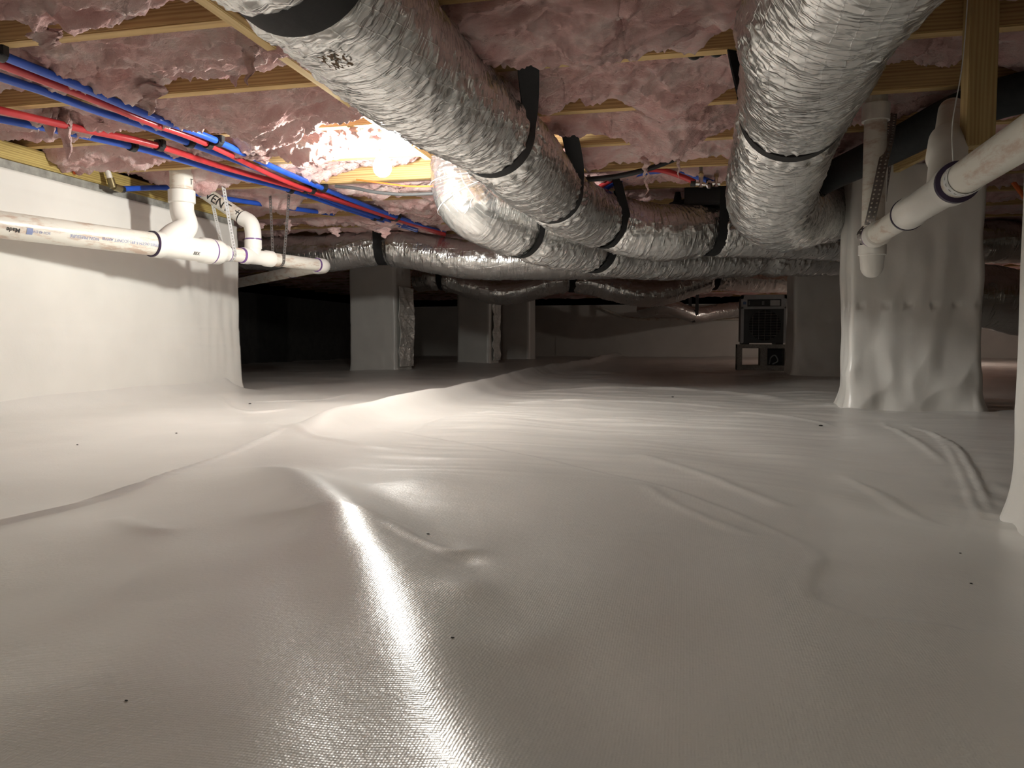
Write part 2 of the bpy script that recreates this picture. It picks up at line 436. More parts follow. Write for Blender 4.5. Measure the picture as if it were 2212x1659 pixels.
# ------------------------------------------------------------------ setting: ceiling with joists
ZJ = .945; JS = .4045; JT = .038; JH = .235
def jy(k): return 1.497 + JS * (k - 1)          # front face of joist k
mb = MB().box((-5.2, -2.2, ZJ + JH), (6.2, 13, ZJ + JH + .03))
ceiling = struct(mb.build('ceiling', M['ply'], smooth=False), 'wooden subfloor over the joists')
for k in range(-3, 29):
    y = jy(k)
    x0 = -2.40 if y < 3.62 else -5.1
    mb = MB().box((x0, y, ZJ), (5.9, y + JT, ZJ + JH), .003)
    o = mb.build('joist', M['joist'], ceiling)

# ------------------------------------------------------------------ setting: left foundation wall
mb = MB().box((-2.48, -2.2, -.1), (XW - .004, 3.6, .885))
wl = struct(mb.build('wall_left', M['concrete'], smooth=False), 'concrete foundation wall clad in white liner on the left')
MB().box((-2.44, -2.2, .885), (XW + .012, 3.58, ZJ), .003).build('sill_plate', M['sill'], wl)
def liner_sheet(name, fx, ys, zs, parent, thick=.003):
    Yg, Zg = np.meshgrid(ys, zs, indexing='ij')
    Xg = fx(Yg, Zg)
    a = np.stack([Xg, Yg, Zg], -1).reshape(-1, 3); f = grid_faces(len(ys), len(zs))
    o = obj(name, mesh_from(name, a, f), M['liner_wall'], parent)
    sol = o.modifiers.new('thickness', 'SOLIDIFY'); sol.thickness = thick; sol.offset = 0
    return o
def wall_fx(y, z):
    d = .006 + .004 * noise(y * 2.2, z * 3, 9.) * sstep(.86, .6, z)
    d += .0028 * sstep(.324, .316, z + .004 * noise(y * 3, 0, 1.)) + .0018 * sstep(.27, .262, z + .03 * (y - 2.5) + .01 * noise(y * 4, 0, 2.)) + .002 * sstep(.79, .786, z + .004 * noise(y * 2, 0, 5.))
    e = sstep(3.0, 3.6, y)
    d += e * .006 * noise(y * 16, z * 5, 4.) * sstep(.85, .7, z) + .006 * np.exp(-((z - .52) / .05) ** 2) * noise(y * 22, z * 3, 7.) * sstep(2.7, 3.2, y)
    d += .03 * np.exp(-np.maximum(z, 0) / .03)
    return XW + np.maximum(d, .001)
ys = axis_coords([(-2.2, 1.8, .1), (1.8, 3.61, .012)])
zs = np.linspace(-.04, .853, 90)
liner_sheet('liner_sheet', wall_fx, ys, zs, wl)
# return of the wall at its corner, lined as well
mb = MB().box((-5.1, 3.40, -.1), (-2.3, 3.604, .853)); mb.build('wall_return', M['liner_wall'], wl, smooth=False)
tag_ = MB().rev((XW + .012, 2.52, .905), (XW + .02, 2.52, .905), [(0, .012), (.006, .012), (.006, .005), (.010, .004)], 12).build('fastener', M['sign_orange'], wl)
tag_['label'] = 'orange washer fastened to the sill'
def side_wall(name, lo, hi, label, m='liner_wall'):
    return struct(MB().box(lo, hi).build(name, M[m], smooth=False), label)
side_wall('wall_far_left', (-5.2, 3.6, -.1), (-4.8, 13, .80), 'dark wall far left beyond the corner', 'dark_wall')
side_wall('wall_back', (-5.2, 12.6, -.1), (6.2, 13, .84), 'beige lined wall at the far end')
side_wall('wall_right', (5.9, -2.2, -.1), (6.2, 13, ZJ + JH), 'lined wall far right')
side_wall('wall_front', (-5.2, -2.3, -.1), (6.2, -2.2, ZJ + JH), 'wall behind the viewer')
for i, (x0, x1) in enumerate([(-2.1, -.78), (-.78, .1), (.1, 1.2), (1.2, 3.2)]):
    MB().box((x0, 12.592 - .004 * (i % 2), .02), (x1 + .02, 12.60, .70 - .1 * (i > 1)), .002).build('liner_panel', M['liner_wall'], bpy.data.objects['wall_back'])

# ------------------------------------------------------------------ wrapped piers
def pier(x0, x1, y0, y1, label, ztop=.945, seed=0., dz=.012, dth=.012, flare=.05, rough=1., mat_='liner_wall'):
    """liner wrapped round a block pier: rounded rectangle with folds, flared at the ground"""
    cx, cy = (x0 + x1) / 2, (y0 + y1) / 2; hx, hy = (x1 - x0) / 2, (y1 - y0) / 2
    r = .022
    per = []
    for (sx, sy, a0) in ((1, -1, -PI / 2), (1, 1, 0), (-1, 1, PI / 2), (-1, -1, PI)):
        for t in np.linspace(0, PI / 2, 6):
            per.append((sx * (hx - r) + r * math.cos(a0 + t), sy * (hy - r) + r * math.sin(a0 + t), math.cos(a0 + t), math.sin(a0 + t)))
    per = np.array(per); q = np.vstack([per, per[:1]])
    L = np.concatenate([[0], np.cumsum(np.hypot(*np.diff(q[:, :2], axis=0).T))])
    n = int(L[-1] / dth); s = np.linspace(0, L[-1], n, endpoint=False)
    px, py = np.interp(s, L, q[:, 0]), np.interp(s, L, q[:, 1])
    nx, ny = np.interp(s, L, q[:, 2]), np.interp(s, L, q[:, 3]); l = np.hypot(nx, ny); nx /= l; ny /= l
    zb = np.array([fz(cx + a, cy + b) for a, b in zip(px[::6], py[::6])]); zb = np.interp(np.arange(n), np.arange(n)[::6], zb) - .012
    zz = np.linspace(0, 1, int((ztop) / dz))
    S, T = np.meshgrid(s, zz, indexing='xy')
    H = zb[None] + (ztop - zb[None]) * T
    PX, PY = cx + px[None] + 0 * T, cy + py[None] + 0 * T
    d = rough * (.010 * fbm(PX * 4, PY * 4, H * 2.2 + seed, 3) * sstep(1, .55, T) + .004 * noise(PX * 14 + seed, PY * 14, H * 5))
    d = d + rough * .012 * ridged(S * 7 + seed, H * 5 + 2 * S, seed) * sstep(.32, .05, T) * sstep(-.2, .1, T)
    d = d + flare * np.exp(-(H - zb[None]) / .035) * (.55 + .45 * noise(S * 9, 0 * T, seed))
    dm = np.exp(-((H - .40) / .012) ** 2) * (np.sin(S * 75 + seed) > .55) * rough
    d = d - .005 * dm
    PX = PX + nx[None] * d; PY = PY + ny[None] * d
    v = np.stack([PX, PY, H], -1).reshape(-1, 3); m = len(zz)
    i = np.arange(m - 1)[:, None] * n; j = np.arange(n)[None]; k = (j + 1) % n
    f = np.stack([i + j, i + k, i + n + k, i + n + j], -1).reshape(-1, 4)
    root = thing('wrapped_pier', (cx, cy, fz(cx, cy)), label, 'pier')
    faces = [tuple(a) for a in f] + [tuple(range((m - 1) * n, m * n))]
    obj('liner_wrap', mesh_from('liner_wrap', v, faces), M[mat_], root)
    return root
P_big = pier(.625, 1.10, 3.24, 3.45, 'wide white liner-wrapped pier in mid distance on the right, behind the drain pipe', .94, 1.3, .008, .008, .045, 1.2)
P_near = pier(.575, 1.03, 1.12, 1.55, 'closest white liner-wrapped pier, cut off by the right edge', 1.1, 5.1, .01, .01, .05, .35)
P_deh = pier(.79, 1.20, 6.12, 6.55, 'shadowed white pier beside the dehumidifier', ZJ, 2.2, .015, .015, .02, .8)
P_mid = pier(-2.915, -2.475, 6.36, 6.76, 'white pier with a bright foil-faced side, under the long duct on the left', ZJ, 3.7, .015, .015, .015, .5)
P_two = pier(-2.57, -2.18, 8.52, 8.94, 'smaller farther white pier with a narrow foil strip on its side', ZJ, 4.9, .02, .02, .01, .4)
P_thr = pier(-2.53, -2.11, 10.5, 10.9, 'farthest dark pier in front of the beige back wall', ZJ, 7.9, .03, .03, .01, .3)
pier(2.55, 2.95, 10.6, 11.0, 'lit pier far off between the two right-hand piers', .8, 8.9, .03, .03, .01, .3)
def foil_face(x, y0, y1, z0, z1, parent, seed):
    ys = np.linspace(y0, y1, 60); zs_ = np.linspace(z0, z1, 120); Yg, Zg = np.meshgrid(ys, zs_, indexing='ij')
    Xg = x + .016 + .014 * noise(Yg * 9, Zg * 8, seed) + .012 * ridged(Yg * 7 + Zg * 5, Zg * 7, seed + 3) + .003 * noise(Yg * 40, Zg * 40, seed)
    a = np.stack([Xg, Yg, Zg], -1).reshape(-1, 3)
    o = obj('foil_facing', mesh_from('foil_facing', a, grid_faces(60, 120), True, np.stack([Zg, Yg], -1).reshape(-1, 2)), M['foil_tape'], parent)
    sol = o.modifiers.new('thickness', 'SOLIDIFY'); sol.thickness = .004
    o['label'] = 'crinkled bright foil facing'
foil_face(-2.470, 6.385, 6.74, .03, .74, P_mid, 1.)
foil_face(-2.178, 8.6, 8.93, .03, .70, P_two, 2.)

# ------------------------------------------------------------------ fibreglass batts
def D(u, v, z=.93): return atz(u, v, z)[:2]
DROOPS = [(D(250, 205), .034, .11), (D(300, 205), .016, .09), (D(660, 330), .02, .1), (D(700, 395), .02, .09),
          (D(1440, 270), .055, .13), (D(1450, 230), .04, .12), (D(1420, 300), .04, .10), (D(560, 255), .03, .14), (D(640, 270), .03, .12),
          (D(1050, 70), .03, .2), (D(1330, 40), .03, .25), (D(200, 60), .03, .2), (D(1180, 210), .03, .12), (D(430, 395), .03, .12),
          (D(1290, 345), .025, .12), (D(300, 350), .02, .12), (D(150, 350), .025, .12), (D(620, 440), .03, .12), (D(820, 480), .03, .14), (D(700, 480), .02, .12)]
LIFTS = [(D(600, 15, .96), .06, .14), (D(420, 35, .96), .05, .12), (D(60, 70, .96), .05, .1), (D(500, 180, .96), .04, .13), (D(640, 170, .96), .05, .12),
         (D(1215, 110, .96), .08, .09), (D(1270, 200, .96), .09, .07), (D(1310, 280, .96), .08, .10), (D(1400, 300, .96), .04, .10), (D(40, 215, .96), .06, .1), (D(280, 285, .96), .06, .12),
         (D(120, 300, .96), .05, .12), (D(400, 350, .96), .05, .14), (D(250, 360, .96), .05, .12), (D(1400, 345, .96), .05, .14), (D(1960, 140, .96), .12, .14), (D(1990, 20, .96), .1, .14), (D(880, 325, .96), .05, .10), (D(740, 265, .96), .06, .07)]
bay_words = ['bay behind the viewer', 'bay right overhead', 'nearest bay at the top edge of the picture', 'bay behind the first joist in view', 'bay behind the second joist in view', 'bay above the hanging bulb',
             'fifth bay, just past the hanging bulb', 'sixth bay from the front', 'seventh bay, over the long cross duct', 'eighth bay in the shade of the ducts']
def batt(k, x0, x1, dx, ny, label, amp=1.):
    ya, yb = jy(k) + JT + .001, jy(k + 1) - .001
    xs = np.linspace(x0, x1, int((x1 - x0) / dx)); s = np.linspace(0, 1, ny)
    Xg, Sg = np.meshgrid(xs, s, indexing='ij'); Yg = ya + (yb - ya) * Sg
    wx = .05 * noise(Xg * 5, Yg * 5, 3.1 + k); wy = .05 * noise(Xg * 5 + 40, Yg * 5, 8.3 + k)
    xx, yy = Xg + wx, Yg + wy
    low = noise(Xg * 1.7, .3 * k + 0 * Xg, 5.5)
    edge_f = sstep(.62, 1.0, Sg); edge_n = sstep(.30, 0, Sg)
    rev_f = .035 + .085 * noise(Xg * 2.6 + 11 * k, .7 * k + 0 * Xg, 2.) + .03 * noise(Xg * 8, .7 * k + 0 * Xg, 6.)
    z = .976 - .016 * low - .026 * np.sin(PI * Sg) ** .7 + edge_f * rev_f + edge_n * .02
    drop = 0
    for c, a, r in DROOPS: drop = drop + 1.5 * a * np.exp(-((Xg - c[0]) ** 2 + (Yg - c[1]) ** 2) / r ** 2)
    lift = 0
    for c, a, r in LIFTS: lift = lift + a * np.exp(-((Xg - c[0]) ** 2 + ((Yg - c[1]) * .8) ** 2) / r ** 2)
    if k == 4: z = z + .065 * np.exp(-((Xg + 1.0) / .5) ** 4) * sstep(0, .15, Sg)
    z = z - drop + lift * sstep(.35, .9, Sg)
    # torn, layered folds
    d = .030 * noise(xx * 5, yy * 9, k * 1.7) + .026 * ridged(xx * 8 + 2 * yy, yy * 17 - 2 * xx, k * 2.3) + .015 * ridged(xx * 19, yy * 34 + 6 * xx, 5. + k)
    d = d + .0075 * ridged(xx * 42 + 9 * yy, yy * 70, 7. + k) + .005 * noise(xx * 90, yy * 120, 2. + k)
    z = z - amp * (d - .020) * (.55 + .45 * np.sin(PI * Sg))
    hang = np.clip(ZJ - z, 0, .06)
    Yo = Yg + hang * (.75 * sstep(.75, 1, Sg) - .55 * sstep(.25, 0, Sg)) + .010 * noise(xx * 16, yy * 20, 4. + k) * np.sin(PI * Sg)
    # keep clear of the joists' own wood
    Yo = np.where(z > ZJ - .003, np.clip(Yo, ya, yb), Yo)
    Xo = Xg + .012 * noise(xx * 14, yy * 22, 9. + k)
    z = np.minimum(z, ZJ + JH - .01)
    nu, nv = Xg.shape
    a = np.stack([Xo, Yo, z], -1).reshape(-1, 3)
    f = grid_faces(nu, nv)[:, ::-1]
    # flat back and sides close the batt against the subfloor
    bi = np.concatenate([np.arange(nu) * nv, (nu - 1) * nv + np.arange(1, nv), np.arange(nu - 2, -1, -1) * nv + nv - 1, np.arange(nv - 2, 0, -1)])
    bk = a[bi].copy(); bk[:, 2] = ZJ + JH - .004; bk[:, 1] = np.clip(bk[:, 1], ya, yb)
    nb = len(bi); o0 = len(a)
    j = np.arange(nb); j2 = (j + 1) % nb
    side = np.stack([bi[j], bi[j2], o0 + j2, o0 + j], -1)
    v = np.concatenate([a, bk])
    me = mesh_from('insulation_batt', v, np.concatenate([f, side]))
    o = obj('insulation_batt', me, M['pink'])
    return tag(o, label, 'insulation')
BAT = {}
for k in range(-1, 29):
    ya = jy(k)
    if k >= 28: break
    if -1 <= k <= 3: dx, ny = .0062, 62
    elif k <= 7: dx, ny = .010, 38
    elif k <= 10: dx, ny = .025, 16
    else: dx, ny = .06, 8
    x0 = XW + .005 if ya < 3.4 else -4.8
    lab = 'pink fibreglass batt filling the ' + bay_words[k + 2] if k + 2 < len(bay_words) else 'pink fibreglass batt in the unlit bays beyond the ducts'
    if k <= 3:
        xm = -.23 + .11 * math.sin(k * 2.1)
        BAT[k] = batt(k, x0, xm, dx, ny, lab.replace('batt', 'batt, left length,'))
        batt(k, xm, 1.9, dx, ny, lab.replace('batt', 'batt, right length,'))
    else:
        BAT[k] = batt(k, x0, 2.4 if k < 12 else 5.6, dx, ny, lab)
        if k > 7: BAT[k]['group'] = 'batts in the unlit bays'
# loose tufts and strands that hang out of the batts
def tuft(parent, top, bot, w0, seed, n=26, flat=.35):
    """ragged hanging flap of glass wool, tapering to a fringe"""
    top, bot = np.array(top, float), np.array(bot, float); t = np.linspace(0, 1, n)
    c = top[None] + (bot - top)[None] * t[:, None]
    c[:, 0] += .012 * noise(t * 4, 0 * t, seed); c[:, 1] += .010 * noise(t * 4, 0 * t + 3, seed)
    w0 = w0 * .85; m = 28; th = np.linspace(0, 2 * PI, m, endpoint=False)
    T, A = np.meshgrid(t, th, indexing='ij')
    r = w0 * ((1 - T) ** .8 * .95 * sstep(-.02, .22, T) + .05) * (1 + .6 * noise(np.cos(A) * 1.6, np.sin(A) * 1.6 + seed, T * 5) + .45 * noise(np.cos(A) * 4, np.sin(A) * 4 + seed, T * 11))
    v = np.stack([c[:, 0][:, None] + r * np.cos(A), c[:, 1][:, None] + flat * r * np.sin(A), c[:, 2][:, None] + .3 * r * np.sin(3 * A) * .3], -1)
    i = np.arange(n - 1)[:, None] * m; j = np.arange(m)[None]; k = (j + 1) % m
    f = np.stack([i + j, i + n * 0 + m + j, i + m + k, i + k], -1).reshape(-1, 4)
    fs = [tuple(q) for q in f] + [tuple(range(m)), tuple(range((n - 1) * m, n * m))[::-1]]
    return obj('wool_tuft', mesh_from('wool_tuft', v.reshape(-1, 3), fs), M['pink'], parent)
def hang(k, u0, v0, u1, v1, w0, y=None, seed=1.):
    yy = (jy(k) + jy(k + 1)) / 2 if y is None else y
    a = aty(u0, v0, yy); b = aty(u1, v1, yy)
    tuft(BAT[k], a, b, w0, seed)
hang(3, 95, 205, 112, 300, .055, 2.02, 1.); hang(3, 140, 215, 146, 345, .045, 2.05, 2.2)
hang(2, 545, 85, 535, 185, .022, 1.62, 3.1); hang(2, 330, 175, 322, 250, .05, 1.8, 4.)
hang(2, 515, 120, 510, 190, .03, 1.75, 4.6); hang(3, 300, 235, 318, 262, .05, 2.05, 5.); hang(4, 560, 335, 575, 355, .05, 2.5, 5.)
hang(1, 100, 60, 108, 108, .06, 1.42, 6.)
hang(7, 620, 470, 625, 500, .03, 3.9, 9.); hang(7, 720, 490, 730, 512, .05, 3.9, 10.)
hang(7, 830, 490, 832, 515, .05, 3.9, 11.); hang(7, 560, 480, 560, 505, .04, 3.9, 12.)
hang(4, 1392, 335, 1395, 385, .018, 2.65, 13.); hang(4, 1396, 370, 1398, 432, .007, 2.66, 14.); hang(4, 1464, 330, 1466, 385, .008, 2.6, 15.)
hang(3, 760, 265, 770, 300, .02, 2.33, 17.)
hang(3, 205, 250, 220, 270, .03, 2.1, 19.)

# ------------------------------------------------------------------ ducts
DUCT = {}
def duct(key, pts, r, label, pinch=(), step=.0055, n=112, wr=1., puff=.05, mat_='foil'):
    c, q = spline(pts, step); t, e, b = frames(c)
    sd = (sum(map(ord, key)) % 37) * 1.37
    th = np.linspace(0, 2 * PI, n, endpoint=False)
    Q, A = np.meshgrid(q, th, indexing='ij')
    ca, sa = np.cos(A), np.sin(A)
    # ring-wise wrinkles of the loose jacket: long round the duct, short along it
    cr_ = lambda n_, w_: np.exp(-(n_ / w_) ** 2)
    w1 = cr_(noise(Q * 30 + 1.2 * noise(ca * 1.5, sa * 1.5, Q * 4), ca * 1.4 + sd, sa * 1.4), .13)
    w2 = cr_(noise(Q * 55 + 2 * noise(ca * 2 + 5, sa * 2, Q * 6), ca * 2.4 + sd, sa * 2.4), .16)
    w3 = noise(Q * 18, ca * 2.5 + sd, sa * 2.5)
    w4 = cr_(noise(Q * 24 + 3 * ca, ca * 4 + sd, sa * 4), .12)
    amp = .35 + .65 * sstep(-.4, .6, noise(Q * 3.2, ca + sd, sa + 4.))
    d = wr * (.0034 * w1 * amp + .0019 * w2 + .0030 * w3 + .0030 * w4 * amp - .002)
    R_ = r + d
    for ps in pinch:
        g = np.abs(q - ps)
        R_ = R_ * (1 - .10 * np.exp(-(g / .044) ** 4))[:, None]
        cr = np.exp(-((g - .075) / .045) ** 2)[:, None]
        R_ = R_ + cr * wr * .008 * (ridged(ca * 5 + sd, sa * 5, Q * 22) * .7 + .5 * noise(ca * 9, sa * 9 + sd, Q * 40))
    if len(pinch) > 1:
        k = np.sort(pinch)
        for a0, a1 in zip(k[:-1], k[1:]):
            m = (q > a0) & (q < a1); R_[m] *= (1 + puff * np.sin(PI * (q[m] - a0) / (a1 - a0)) ** 2)[:, None]
    v = c[:, None] + R_[..., None] * (ca[..., None] * e[:, None] + sa[..., None] * b[:, None])
    v[..., 2] = np.minimum(v[..., 2], ZJ - .002) if key != 'elbow' else v[..., 2]
    m = len(c); i = np.arange(m - 1)[:, None] * (n + 1); j = np.arange(n)[None]
    v = np.concatenate([v, v[:, :1]], 1)
    f = np.stack([i + j, i + j + 1, i + n + 2 + j, i + n + 1 + j], -1).reshape(-1, 4)
    uv = np.stack([np.broadcast_to(q[:, None], (m, n + 1)), np.broadcast_to(np.append(th, 2 * PI)[None] * r, (m, n + 1))], -1).reshape(-1, 2)
    root = thing('flexible_duct', c[len(c) // 2], label, 'duct')
    me = mesh_from('foil_jacket', v.reshape(-1, 3), f, True, uv)
    obj('foil_jacket', me, M[mat_], root)
    DUCT[key] = (c, q, t, r, root)
    return root
def project(p):
    d = np.asarray(p) - _C; Zc = d @ _F; return 1106 + FPX * (d @ _R) / Zc, 829.5 - FPX * (d @ _U) / Zc
def s_at(c, q, u, v):
    pr = np.array([project(p) for p in c[::4]]); k = np.argmin(np.hypot(pr[:, 0] - u, pr[:, 1] - v)); return q[::4][k]
def duct_px(key, pts, r, label, pinch_px=(), **kw):
    c, q = spline(pts, .007)
    return duct(key, pts, r, label, [s_at(c, q, u, v) for u, v in pinch_px], **kw)
def zp(L): return [atz(u, v, z) for u, v, z in L]
def dp(L): return [dep(u, v, Z) for u, v, Z in L]
A_pts = [V(-.53, -.35, .83), V(-.535, .5, .815)] + zp([(704, -40, .82), (860, 129, .82), (950, 205, .822), (1060, 285, .828), (1130, 355, .815), (1190, 412, .822), (1250, 455, .80), (1310, 478, .785), (1380, 497, .755), (1450, 503, .75), (1530, 497, .775), (1640, 503, .77), (1760, 508, .775), (1880, 515, .775)])
duct_px('front', A_pts, .120, 'big foil duct running from the top left down into the middle, nearest of all', [(606, -127), (1060, 285), (1190, 412), (1312, 478), (1530, 497)])
C_pts = [V(.29, -.3, .81), V(.30, .5, .81)] + zp([(1790, 0, .80), (1755, 110, .80), (1716, 230, .815), (1690, 320, .775), (1668, 400, .725)]) + dp([(1668, 440, 2.48), (1700, 466, 2.85), (1750, 462, 3.16), (1805, 455, 3.3), (1890, 452, 3.42)])
duct_px('right', C_pts, .128, 'thick foil duct hanging down at the upper right and elbowing behind the wide pier', [(1716, 230), (1805, 455)])
B_pts = dp([(1000, 275, 3.07), (1000, 345, 3.07), (1004, 410, 3.07), (1032, 452, 3.08), (1100, 483, 3.2), (1180, 510, 3.38), (1270, 530, 3.62), (1340, 543, 3.8), (1450, 549, 3.98), (1600, 546, 4.14), (1750, 546, 4.27), (1880, 546, 4.4)])
duct_px('elbow', B_pts, .128, 'foil duct dropping from the ceiling beside the bulb, bending under the big duct', [(1128, 492), (1280, 534), (1640, 546)])
E_pts = dp([(380, 540, 5.4), (480, 540, 5.2), (560, 545, 5.1), (700, 548, 4.95), (832, 533, 4.88), (1000, 560, 4.82), (1150, 562, 4.8), (1300, 560, 4.8), (1500, 556, 4.8), (1640, 548, 4.85), (1750, 550, 4.9), (1880, 550, 5.0)])
duct_px('cross', E_pts, .118, 'long foil duct crossing from the left in front of the pier with the foil side', [(832, 533), (1640, 548)], step=.010, n=80)
F_pts = dp([(905, 604, 7.35), (957, 600, 7.2), (1090, 630, 7.1), (1232, 604, 7.1), (1400, 634, 7.1), (1540, 600, 7.15), (1640, 605, 7.3), (1760, 604, 7.5), (1880, 600, 7.6)])
duct_px('back', F_pts, .118, 'dark foil duct sagging in loops behind the others, farthest back', [(957, 600), (1232, 604), (1540, 600)], step=.012, n=64, wr=1.3)
G_pts = dp([(2060, 528, 4.4), (2130, 520, 4.4), (2200, 520, 4.5), (2330, 520, 4.6)])
duct_px('right_upper', G_pts, .13, 'upper of the two dark ducts seen right of the wide pier', [], step=.012, n=64)
H_pts = dp([(2050, 640, 4.0), (2130, 640, 4.0), (2200, 655, 4.0), (2330, 670, 4.0)])
duct_px('right_lower', H_pts, .165, 'lower fatter dark duct seen right of the wide pier', [], step=.012, n=64)
I_pts = dp([(1385, 672, 11.3), (1440, 662, 11.), (1500, 680, 11.), (1560, 672, 11.2), (1640, 664, 11.6)])
duct_px('far', I_pts, .11, 'short dim duct near the far wall left of the dehumidifier', [], step=.03, n=32, wr=1.5)
# brown scuff on the big duct and pale tape lines round the elbow duct
def duct_patch(key, s0, s1, a0, a1, name, mat_, off=.003, ns=24, na=24, ragged=.4, seed=3.):
    c, q, t, r, root = DUCT[key]; tt, e, b = frames(c)
    S, A = np.meshgrid(np.linspace(s0, s1, ns), np.linspace(a0, a1, na), indexing='ij')
    C_ = np.stack([np.interp(S, q, c[:, i]) for i in range(3)], -1); E_ = np.stack([np.interp(S, q, e[:, i]) for i in range(3)], -1); B_ = np.stack([np.interp(S, q, b[:, i]) for i in range(3)], -1)
    v = C_ + (r * 1.03 + off) * (np.cos(A)[..., None] * E_ + np.sin(A)[..., None] * B_)
    f = grid_faces(ns, na)
    if ragged:
        cS, cA = S.reshape(-1)[f].mean(1), A.reshape(-1)[f].mean(1)
        k = noise((cS - s0) / (s1 - s0) * 4, (cA - a0) / (a1 - a0) * 9, seed) > ragged - .35
        f = f[k]
    o = obj(name, mesh_from(name, v.reshape(-1, 3), f), mat_, root)
    return o

def surf_at(key, u, v):
    """length and angle on a duct's surface where a photo ray meets it"""
    c, q, t, r, root = DUCT[key]; tt, e, b = frames(c)
    th = np.linspace(0, 2 * PI, 120, endpoint=False); st = slice(0, len(c), 3)
    P = c[st][:, None] + r * (np.cos(th)[None, :, None] * e[st][:, None] + np.sin(th)[None, :, None] * b[st][:, None])
    Zc = (P - _C) @ _F; Zc[Zc < .1] = 1e3
    uu = 1106 + FPX * ((P - _C) @ _R) / Zc; vv = 829.5 - FPX * ((P - _C) @ _U) / Zc
    cost = np.hypot(uu - u, vv - v) + 40 * Zc
    i, j = np.unravel_index(np.argmin(cost), cost.shape); return q[st][i], th[j]
M['scuff'] = m_simple('brown_scuff', (.16, .10, .055), .8, 0, 120, .5)
s_, a_ = surf_at('front', 722, 128)
o = duct_patch('front', s_ - .030, s_ + .030, a_ - .16, a_ + .16, 'scuff_mark', M['scuff'], .004, 60, 60, .42); o['label'] = 'torn brown scuff in the foil'
for (u, v) in ((985, 392), (1010, 432)):
    c, q, t, r, root = DUCT['elbow']; s_ = s_at(c, q, u, v); k_ = np.argmin(abs(q - s_)); tt, e, b = frames(c)
    th = np.linspace(0, 2 * PI, 65)
    rg_ = c[k_] + (r * 1.045) * (np.cos(th)[:, None] * e[k_] + np.sin(th)[:, None] * b[k_])
    MB().tube(rg_, .0016, 6, False).build('tie_wire', M['plate'], root)

# ------------------------------------------------------------------ webbing straps that hang the ducts
def strap(key, px, label, wid=.05, fwd=0., lean_l=0., lean_r=0., ztop=.955, spread=1.08, grow=.004, twist=None):
    c, q, t, r, root = DUCT[key]
    s = s_at(c, q, *px); k = np.argmin(abs(q - s)); cc = c[k]; a = t[k].copy(); a[2] = 0; a /= np.linalg.norm(a)
    side = np.cross(a, [0, 0, 1.])          # to the right when looking along the duct
    R0 = r * .935 + grow
    pts = []
    for sg, lean in ((-1, lean_l), (1, lean_r)):
        col = []
        hx = R0 * spread; H = ztop - cc[2]
        for tt in np.linspace(1, 0, 14):
            col.append((sg * (R0 + (hx - R0) * tt), H * tt, lean * tt))
        pts.append(col)
    arc = [(R0 * math.sin(x), -R0 * math.cos(x), 0.) for x in np.linspace(-PI / 2, PI / 2, 26)]
    path = pts[0] + arc[1:-1] + pts[1][::-1]
    P = np.array([cc + side * p[0] + np.array([0, 0, p[1]]) + a * (p[2] + fwd) for p in path])
    # ribbon: width along the duct axis, thickness outward
    T = np.gradient(P, axis=0); T /= np.linalg.norm(T, axis=1)[:, None]
    tw = np.zeros(len(P))
    if twist is not None:
        tw[:14] = np.linspace(1, 0, 14); tw[-14:] = np.linspace(0, 1, 14)
        Wa = (1 - tw)[:, None] * a[None] + tw[:, None] * np.array(twist)[None]
    else: Wa = np.broadcast_to(a, P.shape)
    Wd = Wa - T * (T * Wa).sum(1)[:, None]; Wd /= np.linalg.norm(Wd, axis=1)[:, None]
    Nn = np.cross(Wd, T)
    h = wid / 2; th = .0022
    rows = np.stack([P + Wd * h + Nn * th, P - Wd * h + Nn * th, P - Wd * h - Nn * th, P + Wd * h - Nn * th], 1)
    n = len(P); f = []
    for i in range(n - 1):
        for j in range(4):
            kk = (j + 1) % 4; f.append((i * 4 + j, i * 4 + kk, (i + 1) * 4 + kk, (i + 1) * 4 + j))
    f += [(0, 1, 2, 3), tuple(range((n - 1) * 4, n * 4))[::-1]]
    me = mesh_from('duct_strap', rows.reshape(-1, 3), f, True); me.set_sharp_from_angle(angle=.6)
    return tag(obj('duct_strap', me, M['black']), label, 'strap')
strap('front', (606, -127), 'black strap round the big near duct at the top edge of the picture', .085, .0, 0, 0)
strap('front', (1060, 285), 'black strap round the big near duct, slanting up to the right above the centre', .055, 0, .02, -.27, 1.0, 1.5, twist=(.93, .3, 0))
strap('front', (1190, 412), 'second black strap on the big duct, just above the picture centre', .055, 0, .0, -.28, .96, 1.15, twist=(.93, .3, 0))
strap('front', (1312, 478), 'thin black strap seen edge-on where the big duct turns right', .05, 0, 0, -.08)
strap('front', (1530, 497), 'long black strap hanging straight down in front of the duct bank', .05, 0, 0, 0)
strap('right', (1716, 230), 'black strap under the thick duct at the upper right', .05, 0, -.03, -.02, 1.0, 1.12, twist=(.93, .3, 0))
strap('right', (1807, 455), 'broad black strap next to the top of the wide pier', .055, 0, 0, 0)
strap('elbow', (1280, 534), 'short black strap under the duct bank left of centre', .055, 0, 0, 0)
strap('elbow', (1128, 490), 'black strap pinching the drop duct at its bend', .03, 0, 0, 0)
strap('cross', (832, 533), 'black strap on the long cross duct above the foil-sided pier', .055, 0, 0, 0)
strap('cross', (1640, 548), 'black strap low on the duct bank above the dehumidifier', .055, -.01, 0, 0)
strap('back', (957, 600), 'thin strap on the dark back duct right of the foil-sided pier', .05)
strap('back', (1232, 604), 'black strap at the middle of the dark back duct', .07)
strap('back', (1540, 600), 'black strap on the dark back duct left of the dehumidifier', .05)
strap('far', (1500, 680), 'dim strap holding the short duct by the far wall', .05)
strap('right', (1655, 448), 'thin black tie round the bend of the thick right duct', .006, 0, 0, 0, .80, 1.0, .003)

